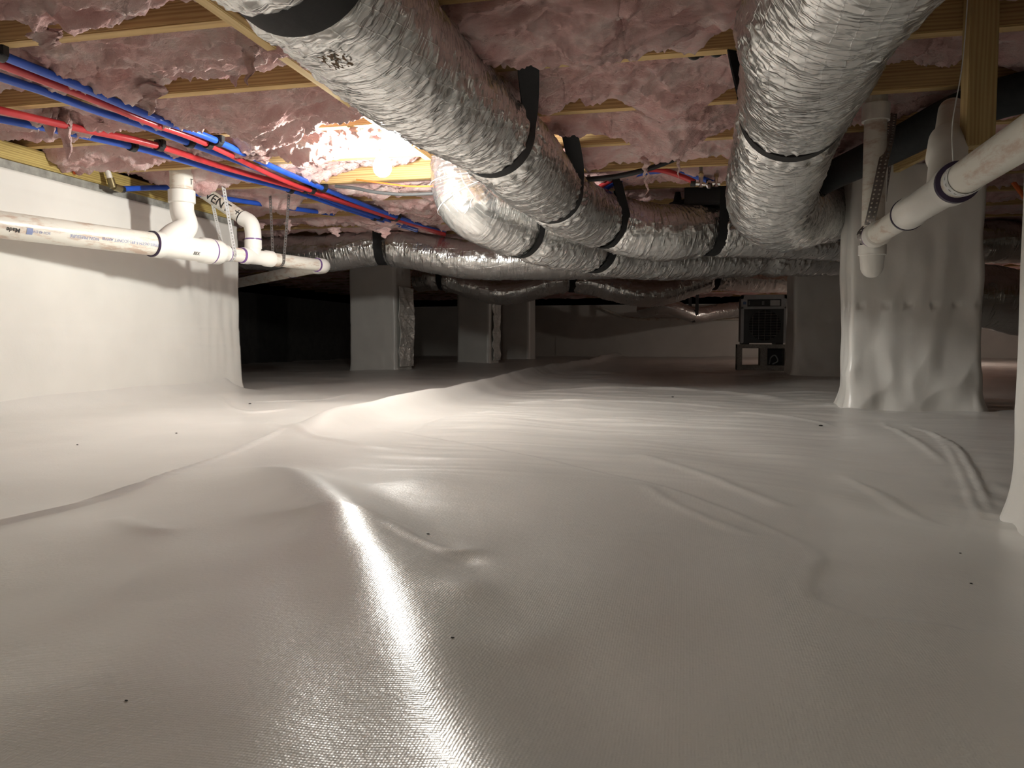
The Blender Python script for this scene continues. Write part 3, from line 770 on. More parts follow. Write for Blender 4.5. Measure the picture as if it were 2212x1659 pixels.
# ------------------------------------------------------------------ lamp
def lathe_obj(name, prof, loc, mat_, parent, n=32):
    return MB().rev(loc, (loc[0], loc[1], loc[2] + 1), prof, n).build(name, mat_, parent)
lamp = thing('hanging_lamp', BULB_POS, 'lit bare light bulb hanging from a white lampholder between the joists', 'lamp')
bx, by, bz = BULB_POS
BP = [(-.036, .002), (-.034, .012), (-.028, .021), (-.018, .028), (-.006, .031), (.006, .030), (.018, .0255), (.030, .019), (.040, .0155), (.048, .0145)]
lathe_obj('bulb', BP, (bx, by, bz), M['bulb'], lamp)
lathe_obj('screw_cap', [(.046, .0135), (.062, .0135)], (bx, by, bz), M['brass'], lamp)
lathe_obj('lampholder', [(.058, .019), (.060, .024), (.078, .027), (.090, .040), (.104, .055), (.112, .057), (.116, .050)], (bx, by, bz), M['porcelain'], lamp)
MB().box((bx - .05, by - .05, bz + .115), (bx + .05, by + .05, bz + .165), .004).build('junction_box', M['galv'], lamp)
# wooden block carrying the box
blk = MB().box((bx - .045, jy(3) + JT + .001, bz + .166), (bx + .045, jy(4) - .001, bz + .204), .002).build('lamp_block', M['joist'])
tag(blk, 'short wooden block between joists above the lampholder', 'lumber')
lamp2 = thing('hanging_lamp', (2.62, 9.5, .86), 'second lit bulb far back on the right, hidden behind the wide pier', 'lamp')
lathe_obj('bulb', BP, (2.62, 9.5, .86), M['bulb2'], lamp2, 20)
lathe_obj('lampholder', [(.046, .0145), (.060, .024), (.078, .027), (.085, .05)], (2.62, 9.5, .86), M['porcelain'], lamp2, 20)

fill_lamp = thing('hanging_lamp', (-.25, -1.3, .87), 'added fill bulb behind the viewer, out of the picture', 'lamp')  # unseen fill, no known lamp here; lifts the dim ceiling
lathe_obj('bulb', BP, (-.25, -1.3, .87), M['fill_bulb'], fill_lamp, 20)
lathe_obj('lampholder', [(.046, .0145), (.060, .024), (.075, .027), (.08, .05)], (-.25, -1.3, .87), M['porcelain'], fill_lamp, 20)

# ------------------------------------------------------------------ supply pipes
def pipe(name, pts, r, mat_, label, cat='pipe', n=14, step=.03, group=None):
    c, q = spline(pts, step)
    o = MB().tube(c, r, n).build(name, M[mat_])
    tag(o, label, cat, group); return c
ZP = .928
def pzl(L, z=ZP): return [atz(u, v, z) for u, v in L]
PEX = {}
def line(key, L, m, label, r=.0112, z=ZP, pre=True, post=None):
    p = pzl(L, z)
    if pre: p = [p[0] + (p[0] - p[1]) / np.linalg.norm(p[0] - p[1]) * 1.2] + p
    if post is not None: p += post
    PEX[key] = pipe('water_pipe', p, r, m, label)
line('u1', [(0, 118), (180, 190), (322, 250), (458, 300), (615, 372), (780, 440), (885, 478), (960, 503)], 'blue', 'uppermost blue water pipe of the upper three-pipe bundle on the left')
line('u2', [(0, 138), (185, 208), (320, 263), (440, 307), (620, 392), (760, 440), (870, 477), (960, 505)], 'red', 'red water pipe in the upper bundle between two blue ones', z=.921)
line('u3', [(0, 166), (90, 196), (210, 240), (300, 268), (395, 304), (530, 354), (640, 400), (760, 450), (900, 494)], 'blue', 'lower blue water pipe of the upper bundle, shiny bend at its middle')
line('l1', [(0, 238), (150, 273), (330, 312), (480, 360), (655, 410), (768, 445), (880, 482), (960, 507)], 'red', 'lower red water pipe passing through torn insulation at the left edge', z=.924)
line('l2', [(-60, 246), (150, 287), (290, 318), (400, 348), (510, 380), (640, 414), (780, 462), (900, 498)], 'blue', 'blue water pipe tucked right under the lower red one', pre=False)
c = [atx(262, 408, -2.225), atx(370, 406, -2.20), atz(440, 421, .925), atz(560, 440, .925), atz(645, 452, .925), atz(720, 462, .95)]
PEX['l3'] = pipe('water_pipe', c, .0112, 'blue', 'short lone blue pipe starting at the brass elbow by the sill')
# black clips on the joists
cb = MB().rev((0, -.012, 0), (0, .012, 0), [(0, .0135), (0, .0165), (.024, .0165), (.024, .0135)], 14)
cb.box((-.010, -.012, .010), (.010, .012, .018)); cb.box((.012, -.010, -.006), (.022, .010, .020), .002)
CLIP = mesh_from('pipe_clip', np.concatenate(cb.v), cb.f, True); CLIP.set_sharp_from_angle(angle=.6); CLIP.materials.append(M['blackpl'])
names = {'u1': 'uppermost blue pipe', 'u2': 'upper red pipe', 'u3': 'second blue pipe', 'l1': 'lower red pipe', 'l2': 'blue pipe under the lower red one', 'l3': 'lone blue pipe by the wall'}
jn = {1: 'first', 3: 'third', 5: 'fifth', 7: 'seventh'}
for key in ('u1', 'u2', 'u3', 'l1', 'l2'):
    for k in (1, 3, 5, 7):
        c = PEX[key]; yt = jy(k) + .019
        if not (c[:, 1].min() < yt < c[:, 1].max()): continue
        o_ = np.argsort(c[:, 1]); p = V(np.interp(yt, c[o_, 1], c[o_, 0]), yt, np.interp(yt, c[o_, 1], c[o_, 2]))
        if project(p)[0] < -20: continue
        o = obj('pipe_clip', CLIP); o.location = tuple(p)
        tag(o, 'black clip holding the %s to the %s joist' % (names[key], jn[k]), 'clip', 'black pipe clips on the joists')
# brass elbow and white stub near the sill
root = thing('brass_elbow', atx(245, 402, -2.225), 'brass elbow with a white stub pipe beside the yellow sill', 'fitting')
e0 = atx(246, 403, -2.225)
MB().tube([e0, e0 + V(.002, .035, -.004)], .014, 14).tube([e0 + V(0, -.004, -.006), e0 + V(-.006, -.012, .03)], .014, 14).build('elbow_body', M['brass'], root)
MB().tube([e0 + V(-.006, -.012, .026), e0 + V(-.012, -.026, .075)], .011, 14).build('stub_pipe', M['fitting'], root)
MB().tube([e0 + V(.002, .03, -.004), e0 + V(.003, .05, -.003)], .0135, 14).build('crimp_ring', M['blackpl'], root)

# ------------------------------------------------------------------ lettering bent round pipes
def lettering(text, parent, p, axis, up_ang, r, size, m, flip=False, name='lettering', thick=.0):
    """text printed on a pipe: p = point on the axis where it starts, axis = reading direction, up_ang = where on the round the baseline sits"""
    cu = bpy.data.curves.new('t', 'FONT'); cu.body = text; cu.size = size; cu.offset = thick
    t = bpy.data.objects.new('t', cu); COL.objects.link(t)
    me = bpy.data.meshes.new_from_object(t.evaluated_get(bpy.context.evaluated_depsgraph_get()))
    bpy.data.objects.remove(t); bpy.data.curves.remove(cu)
    bm = bmesh.new(); bm.from_mesh(me); bmesh.ops.triangulate(bm, faces=bm.faces[:])
    for _ in range(6):                                    # fine enough to bend round the pipe
        long_ = [e_ for e_ in bm.edges if e_.calc_length() > .14 * r]
        if not long_: break
        bmesh.ops.subdivide_edges(bm, edges=long_, cuts=1); bmesh.ops.triangulate(bm, faces=bm.faces[:])
    bm.to_mesh(me); bm.free()
    n = len(me.vertices); co = np.empty(n * 3, np.float32); me.vertices.foreach_get('co', co); co = co.reshape(-1, 3)
    a = np.array(axis, float); a /= np.linalg.norm(a)
    view = _C - np.array(p); view -= a * (view @ a); view /= np.linalg.norm(view)   # side of the pipe that faces the room
    upv = np.cross(view, a)
    al = up_ang + co[:, 1] / r
    w_ = np.array(p) + a * co[:, :1] + (r + .0009) * (np.cos(al)[:, None] * view + np.sin(al)[:, None] * upv)
    me.vertices.foreach_set('co', w_.astype(np.float32).ravel()); me.update(); me.materials.clear()
    return obj(name, me, M[m], parent)

# ------------------------------------------------------------------ drain line on the left wall
ZD = .640
dv0 = atz(0, 485, ZD); dv1 = atz(690, 573, ZD)
ax = (dv1 - dv0); LEN = np.linalg.norm(ax); ax /= LEN
def on(u, v):                                             # point of the drain axis nearest a photo point
    p = atz(u, v, ZD); return dv0 + ax * ((p - dv0) @ ax)
drain = thing('drain_line', dv0, 'white drain line along the left wall with branch fittings', 'drain pipe')
R3, R2 = .0445, .0302
wy0, wy1, rd1 = on(330, 527), on(424, 545), on(448, 548)
main = MB().tube([dv0 - ax * 1.3, dv0 + (wy0 - dv0) * .5, wy0 + ax * .02], R3, 40).build('main_pipe', M['pvc'], drain)
def ring(p, r, w_=.006, m='primer', tilt=None, name='primer_ring', a=None):
    a = ax if a is None else a
    return MB().rev(p - a * w_ / 2, p + a * w_ / 2, [(0, r - .002), (0, r), (w_, r), (w_, r - .002)], 40).build(name, M[m], drain if tilt is None else tilt)
Lw = np.linalg.norm(wy1 - wy0)
MB().rev(wy0, wy1, [(0, R3 + .0008), (0, R3 + .007), (.035, R3 + .007), (.042, R3 + .003), (Lw - .05, R3 + .003), (Lw - .042, R3 + .009), (Lw, R3 + .009), (Lw, R3)], 40).build('wye_fitting', M['fitting'], drain)
ring(wy0 - ax * .003, R3 + .006, .008, 'primer_dark')
Lr = np.linalg.norm(rd1 - wy1)
ring(wy1 + ax * .003, R3 + .008, .008)
MB().rev(wy1, rd1, [(0, R3 - .004), (.004, R3 + .008), (.045, R3 + .007), (.06, R3 + .001), (.075, R2 + .007), (max(Lr, .09), R2 + .006), (max(Lr, .09), R2)], 40).build('reducer', M['fitting'], drain)
ring(wy1 + ax * (max(Lr, .09) + .003), R2 + .004, .006)
# the branch sweeping up to the ceiling
vb = on(393, 538); top_b = V(vb[0], vb[1], .0) + 0
vtop = aty(393, 440, vb[1]); vtop = V(vtop[0], vb[1], vtop[2])
st = on(350, 530)
br = spline([st + V(0, 0, -.0), st + ax * .05 + V(0, 0, .045), V(*(vb + ax * .0)[:2], ZD + .085) + ax * -.012, V(vtop[0], vtop[1], ZD + .15), V(vtop[0], vtop[1], vtop[2] + .012)], .008)[0]
MB().tube(br, R3 + .002, 36).build('sweep_branch', M['fitting'], drain)
zt = vtop[2]
MB().rev((vtop[0], vtop[1], zt), (vtop[0], vtop[1], zt + 1), [(0, R3 + .002), (.004, R3 + .008), (.052, R3 + .008), (.056, R3 + .001)], 40).build('branch_hub', M['fitting'], drain)
rz = MB().rev((vtop[0], vtop[1], zt + .05), (vtop[0], vtop[1], zt + 1), [(0, R3), (.16, R3)], 40).build('riser_pipe', M['pvc'], drain)
# small pipe on to the tee and the end elbow
te0, te1 = on(520, 552), on(582, 560); en = on(686, 573)
MB().tube([wy1 + ax * .06, te0 + ax * .01], R2, 36).build('small_pipe', M['pvc'], drain)
ring(te0 - ax * .004, R2 + .004, .010)
Lt = np.linalg.norm(te1 - te0)
MB().rev(te0, te1, [(0, R2), (0, R2 + .006), (.035, R2 + .006), (.04, R2 + .003), (Lt - .045, R2 + .003), (Lt - .038, R2 + .007), (Lt, R2 + .007), (Lt, R2)], 36).build('tee_fitting', M['fitting'], drain)
MB().tube([te1 - ax * .01, en], R2, 36).build('small_pipe', M['pvc'], drain)
ring(en - ax * .012, R2 + .004, .012)
gp = atz(508, 612, ZD); gd = gp - en; gd /= np.linalg.norm(gd)
el = spline([en - ax * .01, en + ax * .022, en + ax * .042 + gd * .02, en + ax * .04 + gd * .06, en + ax * .03 + gd * .09], .006)[0]
MB().tube(el, R2 + .006, 32).build('end_elbow', M['fitting'], drain)
MB().tube([en + ax * .03 + gd * .08, gp + gd * .6], R2, 32).build('return_pipe', M['pvc'], drain)
ring(en + gd * .45 + ax * .03, R2 + .003, .012, 'primer_dark', a=gd); 
# vent branch: up from the tee, 45 degree elbow, up to the left
vt = on(545, 555)
hub = aty(540, 522, vt[1]); hub = V(vt[0], vt[1], hub[2])
MB().rev(vt, vt + V(0, 0, 1), [(0, R2 + .002), (hub[2] - vt[2] - .035, R2 + .003), (hub[2] - vt[2] - .03, R2 + .007), (hub[2] - vt[2] + .006, R2 + .007), (hub[2] - vt[2] + .006, R2)], 36).build('tee_branch', M['fitting'], drain)
vend = atz(430, 408, .955); ve = hub + V(0, 0, .075); vd = vend - ve; vd /= np.linalg.norm(vd)
MB().tube(spline([hub + V(0, 0, .0), hub + V(0, 0, .04), ve + vd * .015, ve + vd * .06], .006)[0], R2 + .005, 32).build('vent_elbow', M['fitting'], drain)
ring(hub + V(0, 0, .010), R2 + .006, .006, a=V(0, 0, 1.))
vp = MB().tube([ve + vd * .05, vend + vd * .05], R2, 32).build('vent_pipe', M['pvc'], drain)
ring(ve + vd * .066, R2 + .0012, .004, 'ink_black', name='marker_line', a=vd)
lettering('VENT', vp, ve + vd * (np.linalg.norm(vend - ve) * .80), -vd, -.62, R2, .056, 'ink_black', thick=.0006)
lettering('+', vp, ve + vd * .095, -vd, -.35, R2, .055, 'ink_black')
lettering('T', rz, V(vtop[0] + .0, vtop[1], zt + .085), ax, .0, R3, .035, 'ink_black')
# print along the main pipe reads upside down
pr = lambda u: on(u, 485 + u * .128)
lettering('40 SERIES (ASTM F-891-)CONFT AMVIII', main, pr(338), -ax, -.05, R3, .0155, 'ink_blue')
lettering('NON PRESSURE', main, pr(197), -ax, .05, R3, .0155, 'ink_blue')
lettering('SCH 40 DWV', main, pr(92), -ax, .1, R3, .012, 'ink_blue')
lettering('Made', main, pr(27), -ax, .12, R3, .020, 'ink_black', thick=.0004)
lettering('III', main, pr(54), -ax, .02, R3, .026, 'ink_blue', thick=.0022)
lettering('IIIIX', drain, on(380, 538) , ax, -.45, R3 + .003, .018, 'ink_black', thick=.0005)

# perforated hanger straps
def perf(name, P, Wdir, wid, mat_, parent=None, pitch=.013, hole=.0036, thick=.0012, two=False):
    """galvanised band with real punched holes, following the points P"""
    c, q = spline(P, .002)
    n = max(2, int(q[-1] / pitch)); th = np.linspace(0, 2 * PI, 8, endpoint=False) + PI / 8 * 0
    vs, fs = [], []
    sqr = np.array([(1, 0), (1, 1), (0, 1), (-1, 1), (-1, 0), (-1, -1), (0, -1), (1, -1)], float)
    lanes = [(-wid / 4, wid / 4), (wid / 4, wid / 4)] if two else [(0, wid / 2)]
    for i in range(n):
        for l0, hw in lanes:
            s0 = (i + .5) * pitch; b = len(vs)
            for (a_, w_) in sqr: vs.append((s0 + a_ * pitch / 2, l0 + w_ * hw))
            for t_ in th: vs.append((s0 + hole * math.cos(t_), l0 + hole * math.sin(t_)))
            for j in range(8): k = (j + 1) % 8; fs.append((b + j, b + k, b + 8 + k, b + 8 + j))
    vs = np.array(vs); C_ = np.stack([np.interp(vs[:, 0], q, c[:, k]) for k in range(3)], 1)
    t = np.gradient(c, axis=0); t /= np.linalg.norm(t, axis=1)[:, None]
    T = np.stack([np.interp(vs[:, 0], q, t[:, k]) for k in range(3)], 1); T /= np.linalg.norm(T, axis=1)[:, None]
    if callable(Wdir): W_ = Wdir(vs[:, 0] / q[-1])
    else: W_ = np.broadcast_to(np.array(Wdir, float), T.shape)
    W_ = W_ - T * (W_ * T).sum(1)[:, None]; W_ /= np.linalg.norm(W_, axis=1)[:, None]
    v = C_ + W_ * vs[:, 1:2]
    o = obj(name, mesh_from(name, v, fs, False), M[mat_], parent)
    s = o.modifiers.new('thickness', 'SOLIDIFY'); s.thickness = thick; s.offset = 0
    return o
def sling(pc, r, a, tf, tb, wid, mat_, label, name='pipe_hanger', gauge=.013):
    """band from a joist down behind the pipe, under it and up in front"""
    a = a / np.linalg.norm(a); s = np.cross(a, [0, 0, 1.]); 
    arc = [pc + s * r * math.cos(x) + V(0, 0, 1) * r * math.sin(x) for x in np.linspace(-PI, 0, 13)]
    P = [tb] + [tb + (arc[0] - tb) * k for k in (.35, .7)] + arc + [arc[-1] + (tf - arc[-1]) * k for k in (.3, .65)] + [tf]
    return tag(perf(name, P, a, wid, mat_, pitch=gauge), label, 'hanger')
hp = on(470, 550)
sling(hp, R2 + .003, ax, atz(480, 388, .95), atz(453, 412, .95), .020, 'galv', 'bright perforated metal hanger looped under the white drain line')
hp2 = on(598, 562)
sling(hp2, R2 + .003, ax, hp2 + V(.06, .0, .31), hp2 + V(-.05, .02, .31), .016, 'galv_dark', 'thin crossed metal hanger near the end of the white drain line')

# ------------------------------------------------------------------ drain on the right
tee = dep(1885, 512, 2.2); ZR = tee[2]
nr = atz(2212, 300, ZR); rx = nr - tee; rx[2] = 0; rx /= np.linalg.norm(rx)
rd = thing('drain_line', tee, 'white drain pipe coming in from the right edge to a capped upright', 'drain pipe')
def onr(u, v): p = atz(u, v, ZR); return tee + rx * ((p - tee) @ rx)
def rring(p, r, w_, m, a=None): return ring(p, r, w_, m, rd, a=rx if a is None else a)
f0, f1 = onr(1958, 462), onr(2050, 395)
MB().tube([tee, f0 + rx * .02], R2 - .001, 36).build('main_pipe', M['pvc'], rd)
MB().tube([tee + rx * .0, tee + rx * .09], R2 + .005, 36).build('tee_side_hub', M['fitting'], rd)
rring(tee + rx * .030, R2 + .0055, .004, 'primer')
Lf = np.linalg.norm(f1 - f0)
MB().rev(f0, f1, [(0, R2), (0, R2 + .007), (.04, R2 + .007), (.048, R2 + .003), (Lf - .05, R2 + .003), (Lf - .042, R2 + .008), (Lf, R2 + .008), (Lf, R2)], 40).build('wye_fitting', M['fitting'], rd)
rring(f0 + rx * -.003, R2 + .0085, .010, 'primer_dark'); rring(f1 + rx * .004, R2 + .0085, .012, 'primer_dark')
MB().tube([f1 - rx * .01, nr + rx * .9], R2, 36).build('main_pipe', M['pvc'], rd)
# upright with coupling above and cap below
def vert(z0, z1, prof, name, m): return MB().rev((tee[0], tee[1], z0), (tee[0], tee[1], z0 + 1), prof, 36).build(name, M[m], rd)
zc0 = aty(1893, 262, tee[1])[2]; zc1 = aty(1893, 226, tee[1])[2]; zb0 = aty(1880, 600, tee[1])[2]; zb1 = aty(1880, 530, tee[1])[2]
vert(zb1, 0, [(0, R2), (1.0 - zb1, R2)], 'upright_pipe', 'pvc')
vert(zc0, 0, [(0, R2), (0, R2 + .007), (zc1 - zc0, R2 + .007), (zc1 - zc0, R2)], 'coupling', 'fitting')
hh = zb1 - zb0
vert(zb0, 0, [(0, .003), (.002, .012), (.007, .020), (.015, .026), (.025, R2), (hh - .03, R2 + .003), (hh - .028, R2 + .007), (hh, R2 + .007), (hh, R2)], 'end_cap', 'fitting')
rring(V(tee[0], tee[1], zb1 + .004), R2 + .002, .010, 'primer_dark', V(0, 0, 1.))
lettering('+', rd, V(tee[0] + .004, tee[1], zb1 - .012) - rx * .012, V(*_R) * 1.0, .0, R2 + .0075, .03, 'ink_black')
# wye branch leaning up and back
b0 = onr(2022, 415); bt = dep(2050, 292, 1.75); bd = bt - b0; bl = np.linalg.norm(bd); bd /= bl
MB().rev(b0, bt, [(0, R2), (bl * .55, R2 + .003), (bl * .58, R2 + .010), (bl * .90, R2 + .010), (bl * .90, R2)], 36).build('wye_branch', M['fitting'], rd)
MB().rev(b0 + bd * bl * .85, bt, [(0, R2), (.22, R2)], 36).build('branch_pipe', M['pvc'], rd)
rring(b0 + bd * (bl * .90 + .004), R2 + .002, .012, 'primer', bd)
h3 = onr(2066, 384)
a_ = np.cross(rx, [0, 0, 1.])
band = [h3 + (R2 + .002) * (a_ * math.cos(x) + V(0, 0, math.sin(x))) for x in np.linspace(-PI * 1.25, PI * .25, 17)]
o = tag(perf('pipe_hanger', band, rx, .022, 'galv', pitch=.012, hole=.0034), 'galvanised band with a wire tail round the right drain pipe by its wye', 'hanger')
MB().tube(spline([h3 + V(-.02, 0, R2), h3 + V(-.02, .01, .10), h3 + V(0, .03, .22), h3 + V(.01, .04, .40)], .02)[0], .0012, 6).build('wire_tail', M['galv'], o)
jb = atz(1930, 197, .945)
P = [dep(1934, 190, 2.36), dep(1930, 225, 2.29), dep(1922, 290, 2.20), dep(1908, 350, 2.145), dep(1893, 420, 2.13), dep(1879, 480, 2.13), tee + rx * .02 + V(-.012, 0, .036), tee + rx * .03 - V(.036, 0, 0), tee + rx * .03 - V(0, 0, .038)]
tag(perf('pipe_hanger', P, lambda f: np.stack([.97 + 0 * f, .22 - f, 0 * f], 1), .026, 'galv_dark', pitch=.013, two=True, hole=.0030), 'long dull perforated strap twisted down to the capped upright pipe', 'hanger')
P = [dep(1932, 262, 2.5), dep(1926, 310, 2.5), dep(1922, 360, 2.5), dep(1917, 405, 2.5), dep(1915, 435, 2.5)]
tag(perf('pipe_hanger', P, lambda f: np.stack([.9 - .7 * f, .3 + .6 * f, 0 * f], 1), .018, 'galv_dark', pitch=.013), 'loose perforated strap end dangling in front of the wide pier', 'hanger')
# foam-sleeved black line behind
c = dp([(1700, 440, 3.3), (1765, 398, 2.95), (1800, 378, 2.78), (1880, 340, 2.5), (1960, 300, 2.30), (2030, 262, 2.14), (2090, 235, 2.05), (2200, 202, 1.97), (2330, 180, 1.9)])
pipe('insulated_line', c, .052, 'rubber', 'thick black foam-covered pipe rising to the right behind the white upright', 'pipe', 24)
# hanging stud
s0, s1 = aty(2088, 310, 1.845)[0], aty(2151, 310, 1.845)[0]
zb = aty(2110, 316, 1.86)[2]
tag(MB().box((s0, 1.846, zb), (s1, 1.846 + .049, 1.12), .002).build('wooden_stud', M['post']), 'upright wooden stud nailed to a joist at the upper right', 'lumber')
tag(MB().box((-.943, 1.15, ZJ - .019), (-.915, 2.725, ZJ - .001), .002).build('wood_strip', M['brace']), 'narrow yellow wood strip under the joists beside the big duct', 'lumber')
# girder ends over the piers at the right
g0 = dep(1962, 345, 3.05); g1 = dep(2062, 262, 2.75)
mb = MB(); 
def plank(p0, p1, w_, t_, name, m, label):
    p0, p1 = np.array(p0), np.array(p1); a = p1 - p0; L_ = np.linalg.norm(a); a /= L_; s = np.cross(a, [0, 0, 1.]); s /= np.linalg.norm(s); n_ = np.cross(s, a)
    v = [p0 + a * L_ * i + s * w_ / 2 * j + n_ * t_ / 2 * k for i in (0, 1) for j in (-1, 1) for k in (-1, 1)]
    f = [(0, 1, 3, 2), (4, 6, 7, 5), (0, 4, 5, 1), (2, 3, 7, 6), (0, 2, 6, 4), (1, 5, 7, 3)]
    return tag(obj(name, mesh_from(name, v, f, False), M[m]), label, 'lumber')
plank(dep(1935, 352, 2.95), dep(2060, 285, 2.62), .02, .075, 'wood_offcut', 'brace', 'slanting yellow board between the wide pier and the white wye')

# ------------------------------------------------------------------ cables, valves and oddments in the middle
pipe('orange_cable', [aty(770, 388, 3.02), aty(830, 396, 2.98), aty(880, 402, 2.97), aty(935, 402, 2.97), aty(1060, 396, 2.99)], .0035, 'orange', 'thin orange cable strung behind the hanging bulb', 'cable', 8)
pipe('grey_cable', [aty(725, 402, 3.08), aty(770, 407, 3.06), aty(810, 415, 3.05), aty(870, 420, 3.05), aty(935, 418, 3.05), aty(1060, 412, 3.05)], .007, 'grey_cable', 'dark grey cable sagging below the orange one', 'cable', 10)
pipe('black_cable', [aty(1150, 395, 3.0), aty(1250, 389, 3.02), aty(1330, 381, 3.03), aty(1400, 365, 3.03), aty(1460, 343, 3.04), aty(1500, 330, 3.06)], .010, 'blackpl', 'black cable arching above the red and blue pipes at the centre', 'cable', 10)
rc = [aty(1285, 412, 3.40), aty(1315, 392, 3.36), aty(1360, 374, 3.30), aty(1405, 366, 3.25), aty(1440, 370, 3.22), aty(1480, 384, 3.20), aty(1500, 393, 3.20)]
pipe('water_pipe', rc, .0112, 'red', 'red water pipe arching to the chrome stop valve', 'pipe', 14, .02)
bc = [aty(1300, 414, 3.40), aty(1330, 393, 3.36), aty(1370, 378, 3.30), aty(1405, 371, 3.27), aty(1450, 368, 3.27), aty(1500, 380, 3.27), aty(1540, 395, 3.27)]
pipe('water_pipe', bc, .0112, 'blue', 'blue water pipe arching close behind the red one to a second valve', 'pipe', 14, .02)
def valve(p, hose_top, label, wheel=True):
    r_ = thing('stop_valve', p, label, 'valve')
    MB().tube([p + V(-.022, 0, .004), p + V(.016, 0, 0)], .008, 14).tube([p + V(0, 0, -.012), p + V(0, 0, .030)], .0085, 14).build('valve_body', M['chrome'], r_)
    MB().rev(p + V(0, 0, .026), p + V(0, 0, 1), [(0, .011), (.018, .011), (.018, .007), (.03, .007)], 6).build('compression_nut', M['chrome'], r_)
    MB().tube([p + V(-.04, 0, .006), p + V(-.02, 0, .004)], .0135, 14).build('crimp_ring', M['blackpl'], r_)
    if wheel:
        w0 = p + V(.028, -.02, -.006)
        MB().tube([p, w0], .005, 10).build('stem', M['chrome'], r_)
        d_ = (w0 - p) / np.linalg.norm(w0 - p)
        MB().rev(w0, w0 + d_, [(0, .012), (.002, .0165), (.008, .0165), (.010, .010)], 16).build('handwheel', M['chrome'], r_)
    hs = spline([p + V(0, 0, .05), p + V(.0, 0, .09)] + [hose_top], .01)[0]
    MB().tube(hs, .0068, 12).build('braided_hose', M['braid'], r_)
v1 = aty(1514, 398, 3.20); v2 = aty(1547, 397, 3.26)
valve(v1, aty(1526, 335, 3.2) + V(0, 0, .02), 'chrome stop valve with round handle, left of the pair')
valve(v2, aty(1542, 335, 3.26) + V(0, 0, .02), 'chrome valve half hidden behind the long black strap', False)
# black hooks on the second joist
def hook(u, v, y, label):
    p = aty(u, v, y); th = np.linspace(-.3, PI * 1.25, 16)
    c = [p + V(.013 * math.cos(-x - .6), 0, .013 * math.sin(-x - .6)) for x in th]
    o = MB().tube(c, .005, 8); o.box((p[0] + .012, y - .006, p[2] - .012), (p[0] + .024, y + .006, p[2] + .03), .002)
    tag(o.build('pipe_hook', M['blackpl']), label, 'hook')
hook(1500, 114, jy(2) + .05, 'empty black pipe hook under the joist left of the thick right duct')
hook(1548, 108, jy(2) + .05, 'second black pipe hook tight against the thick right duct')
# black sheet-metal boot and box behind the valves
bk = thing('black_boot', aty(1520, 430, 3.62), 'black floor boot half hidden behind the strap and valves', 'duct boot')
b0 = aty(1478, 445, 3.62); b1 = aty(1560, 402, 3.62)
MB().box((b0[0], 3.60, b0[2]), (b1[0], 3.74, .96), .006).build('boot_box', M['blackpl'], bk)
MB().rev(V(b0[0] - .03, 3.66, b0[2] - .03), V(b0[0] - .03, 3.66, 1), [(0, .038), (.05, .04), (.06, .02), (.1, .012)], 20).build('boot_collar', M['blackpl'], bk)
MB().tube(spline([V(b0[0] - .03, 3.66, b0[2] + .0), V(b0[0] + .08, 3.66, b0[2] + .03), V(b1[0], 3.66, b0[2] + .03)], .02)[0], .03, 16).build('boot_spout', M['blackpl'], bk)
# thin white pipe along the far wall, orange cord on the right
pipe('far_pipe', [aty(1295, 664, 12.55), aty(1360, 687, 12.55), aty(1450, 689, 12.55), aty(1640, 689, 12.55)], .022, 'pvc', 'thin pale pipe running along the far wall', 'pipe', 12, .1)
pipe('orange_cable', dp([(2150, 340, 3.3), (2172, 372, 3.3), (2195, 402, 3.3), (2230, 450, 3.3)]), .010, 'orange', 'orange cord hanging between the wide pier and the near pier', 'cable', 8)

# ------------------------------------------------------------------ dehumidifier on a block
YB = 6.95
fl = fz(.65, YB)
xb0, xb1 = aty(1592, 760, YB)[0], aty(1708, 760, YB)[0]
zb1 = aty(1650, 744, YB)[2]; zb0 = aty(1650, 798, YB)[2]
blk = thing('concrete_block', ((xb0 + xb1) / 2, YB + .1, zb0), 'grey hollow concrete block lying on its side under the dehumidifier', 'block')
W_ = xb1 - xb0; Hb = zb1 - zb0; dpt = .19; sh = .034
mb = MB()
mb.box((xb0, YB, zb0 - .02), (xb1, YB + dpt, zb0 + sh)); mb.box((xb0, YB, zb1 - sh), (xb1, YB + dpt, zb1))
for a_, b_ in ((0, .10), (.44, .57), (.89, 1)): mb.box((xb0 + W_ * a_, YB + .0005, zb0), (xb0 + W_ * b_, YB + dpt - .0005, zb1 - .001))
mb.build('block_shell', M['cmu'], blk, smooth=False)
xd0, xd1 = aty(1600, 700, YB)[0], aty(1699, 700, YB)[0]; zd0 = zb1 + .012; zd1 = aty(1650, 637, YB)[2]
dh = thing('dehumidifier', ((xd0 + xd1) / 2, YB + .1, zd0), 'boxy grey dehumidifier with round fan grille on a concrete block', 'dehumidifier')
Wd, Hd = xd1 - xd0, zd1 - zd0
MB().box((xd0 + .006, YB + .015, zd0), (xd1 - .006, YB + .36, zd1 - .006), .01).build('casing', M['dark_plastic'], dh)
fr = MB()
fr.box((xd0, YB, zd0 + .0), (xd0 + Wd * .07, YB + .03, zd1), .004); fr.box((xd1 - Wd * .06, YB, zd0), (xd1, YB + .03, zd1), .004)
fr.box((xd0, YB, zd0 + Hd * .71), (xd1, YB + .03, zd0 + Hd * .76), .003); fr.box((xd0, YB, zd0 + Hd * .91), (xd1, YB + .03, zd1), .004)
fr.box((xd0 + .001, YB + .001, zd0 + Hd * .75), (xd0 + Wd * .14, YB + .03, zd0 + Hd * .92)); fr.box((xd1 - Wd * .12, YB + .001, zd0 + Hd * .75), (xd1 - .001, YB + .03, zd0 + Hd * .92))
fr.build('bezel', M['grey_bezel'], dh)
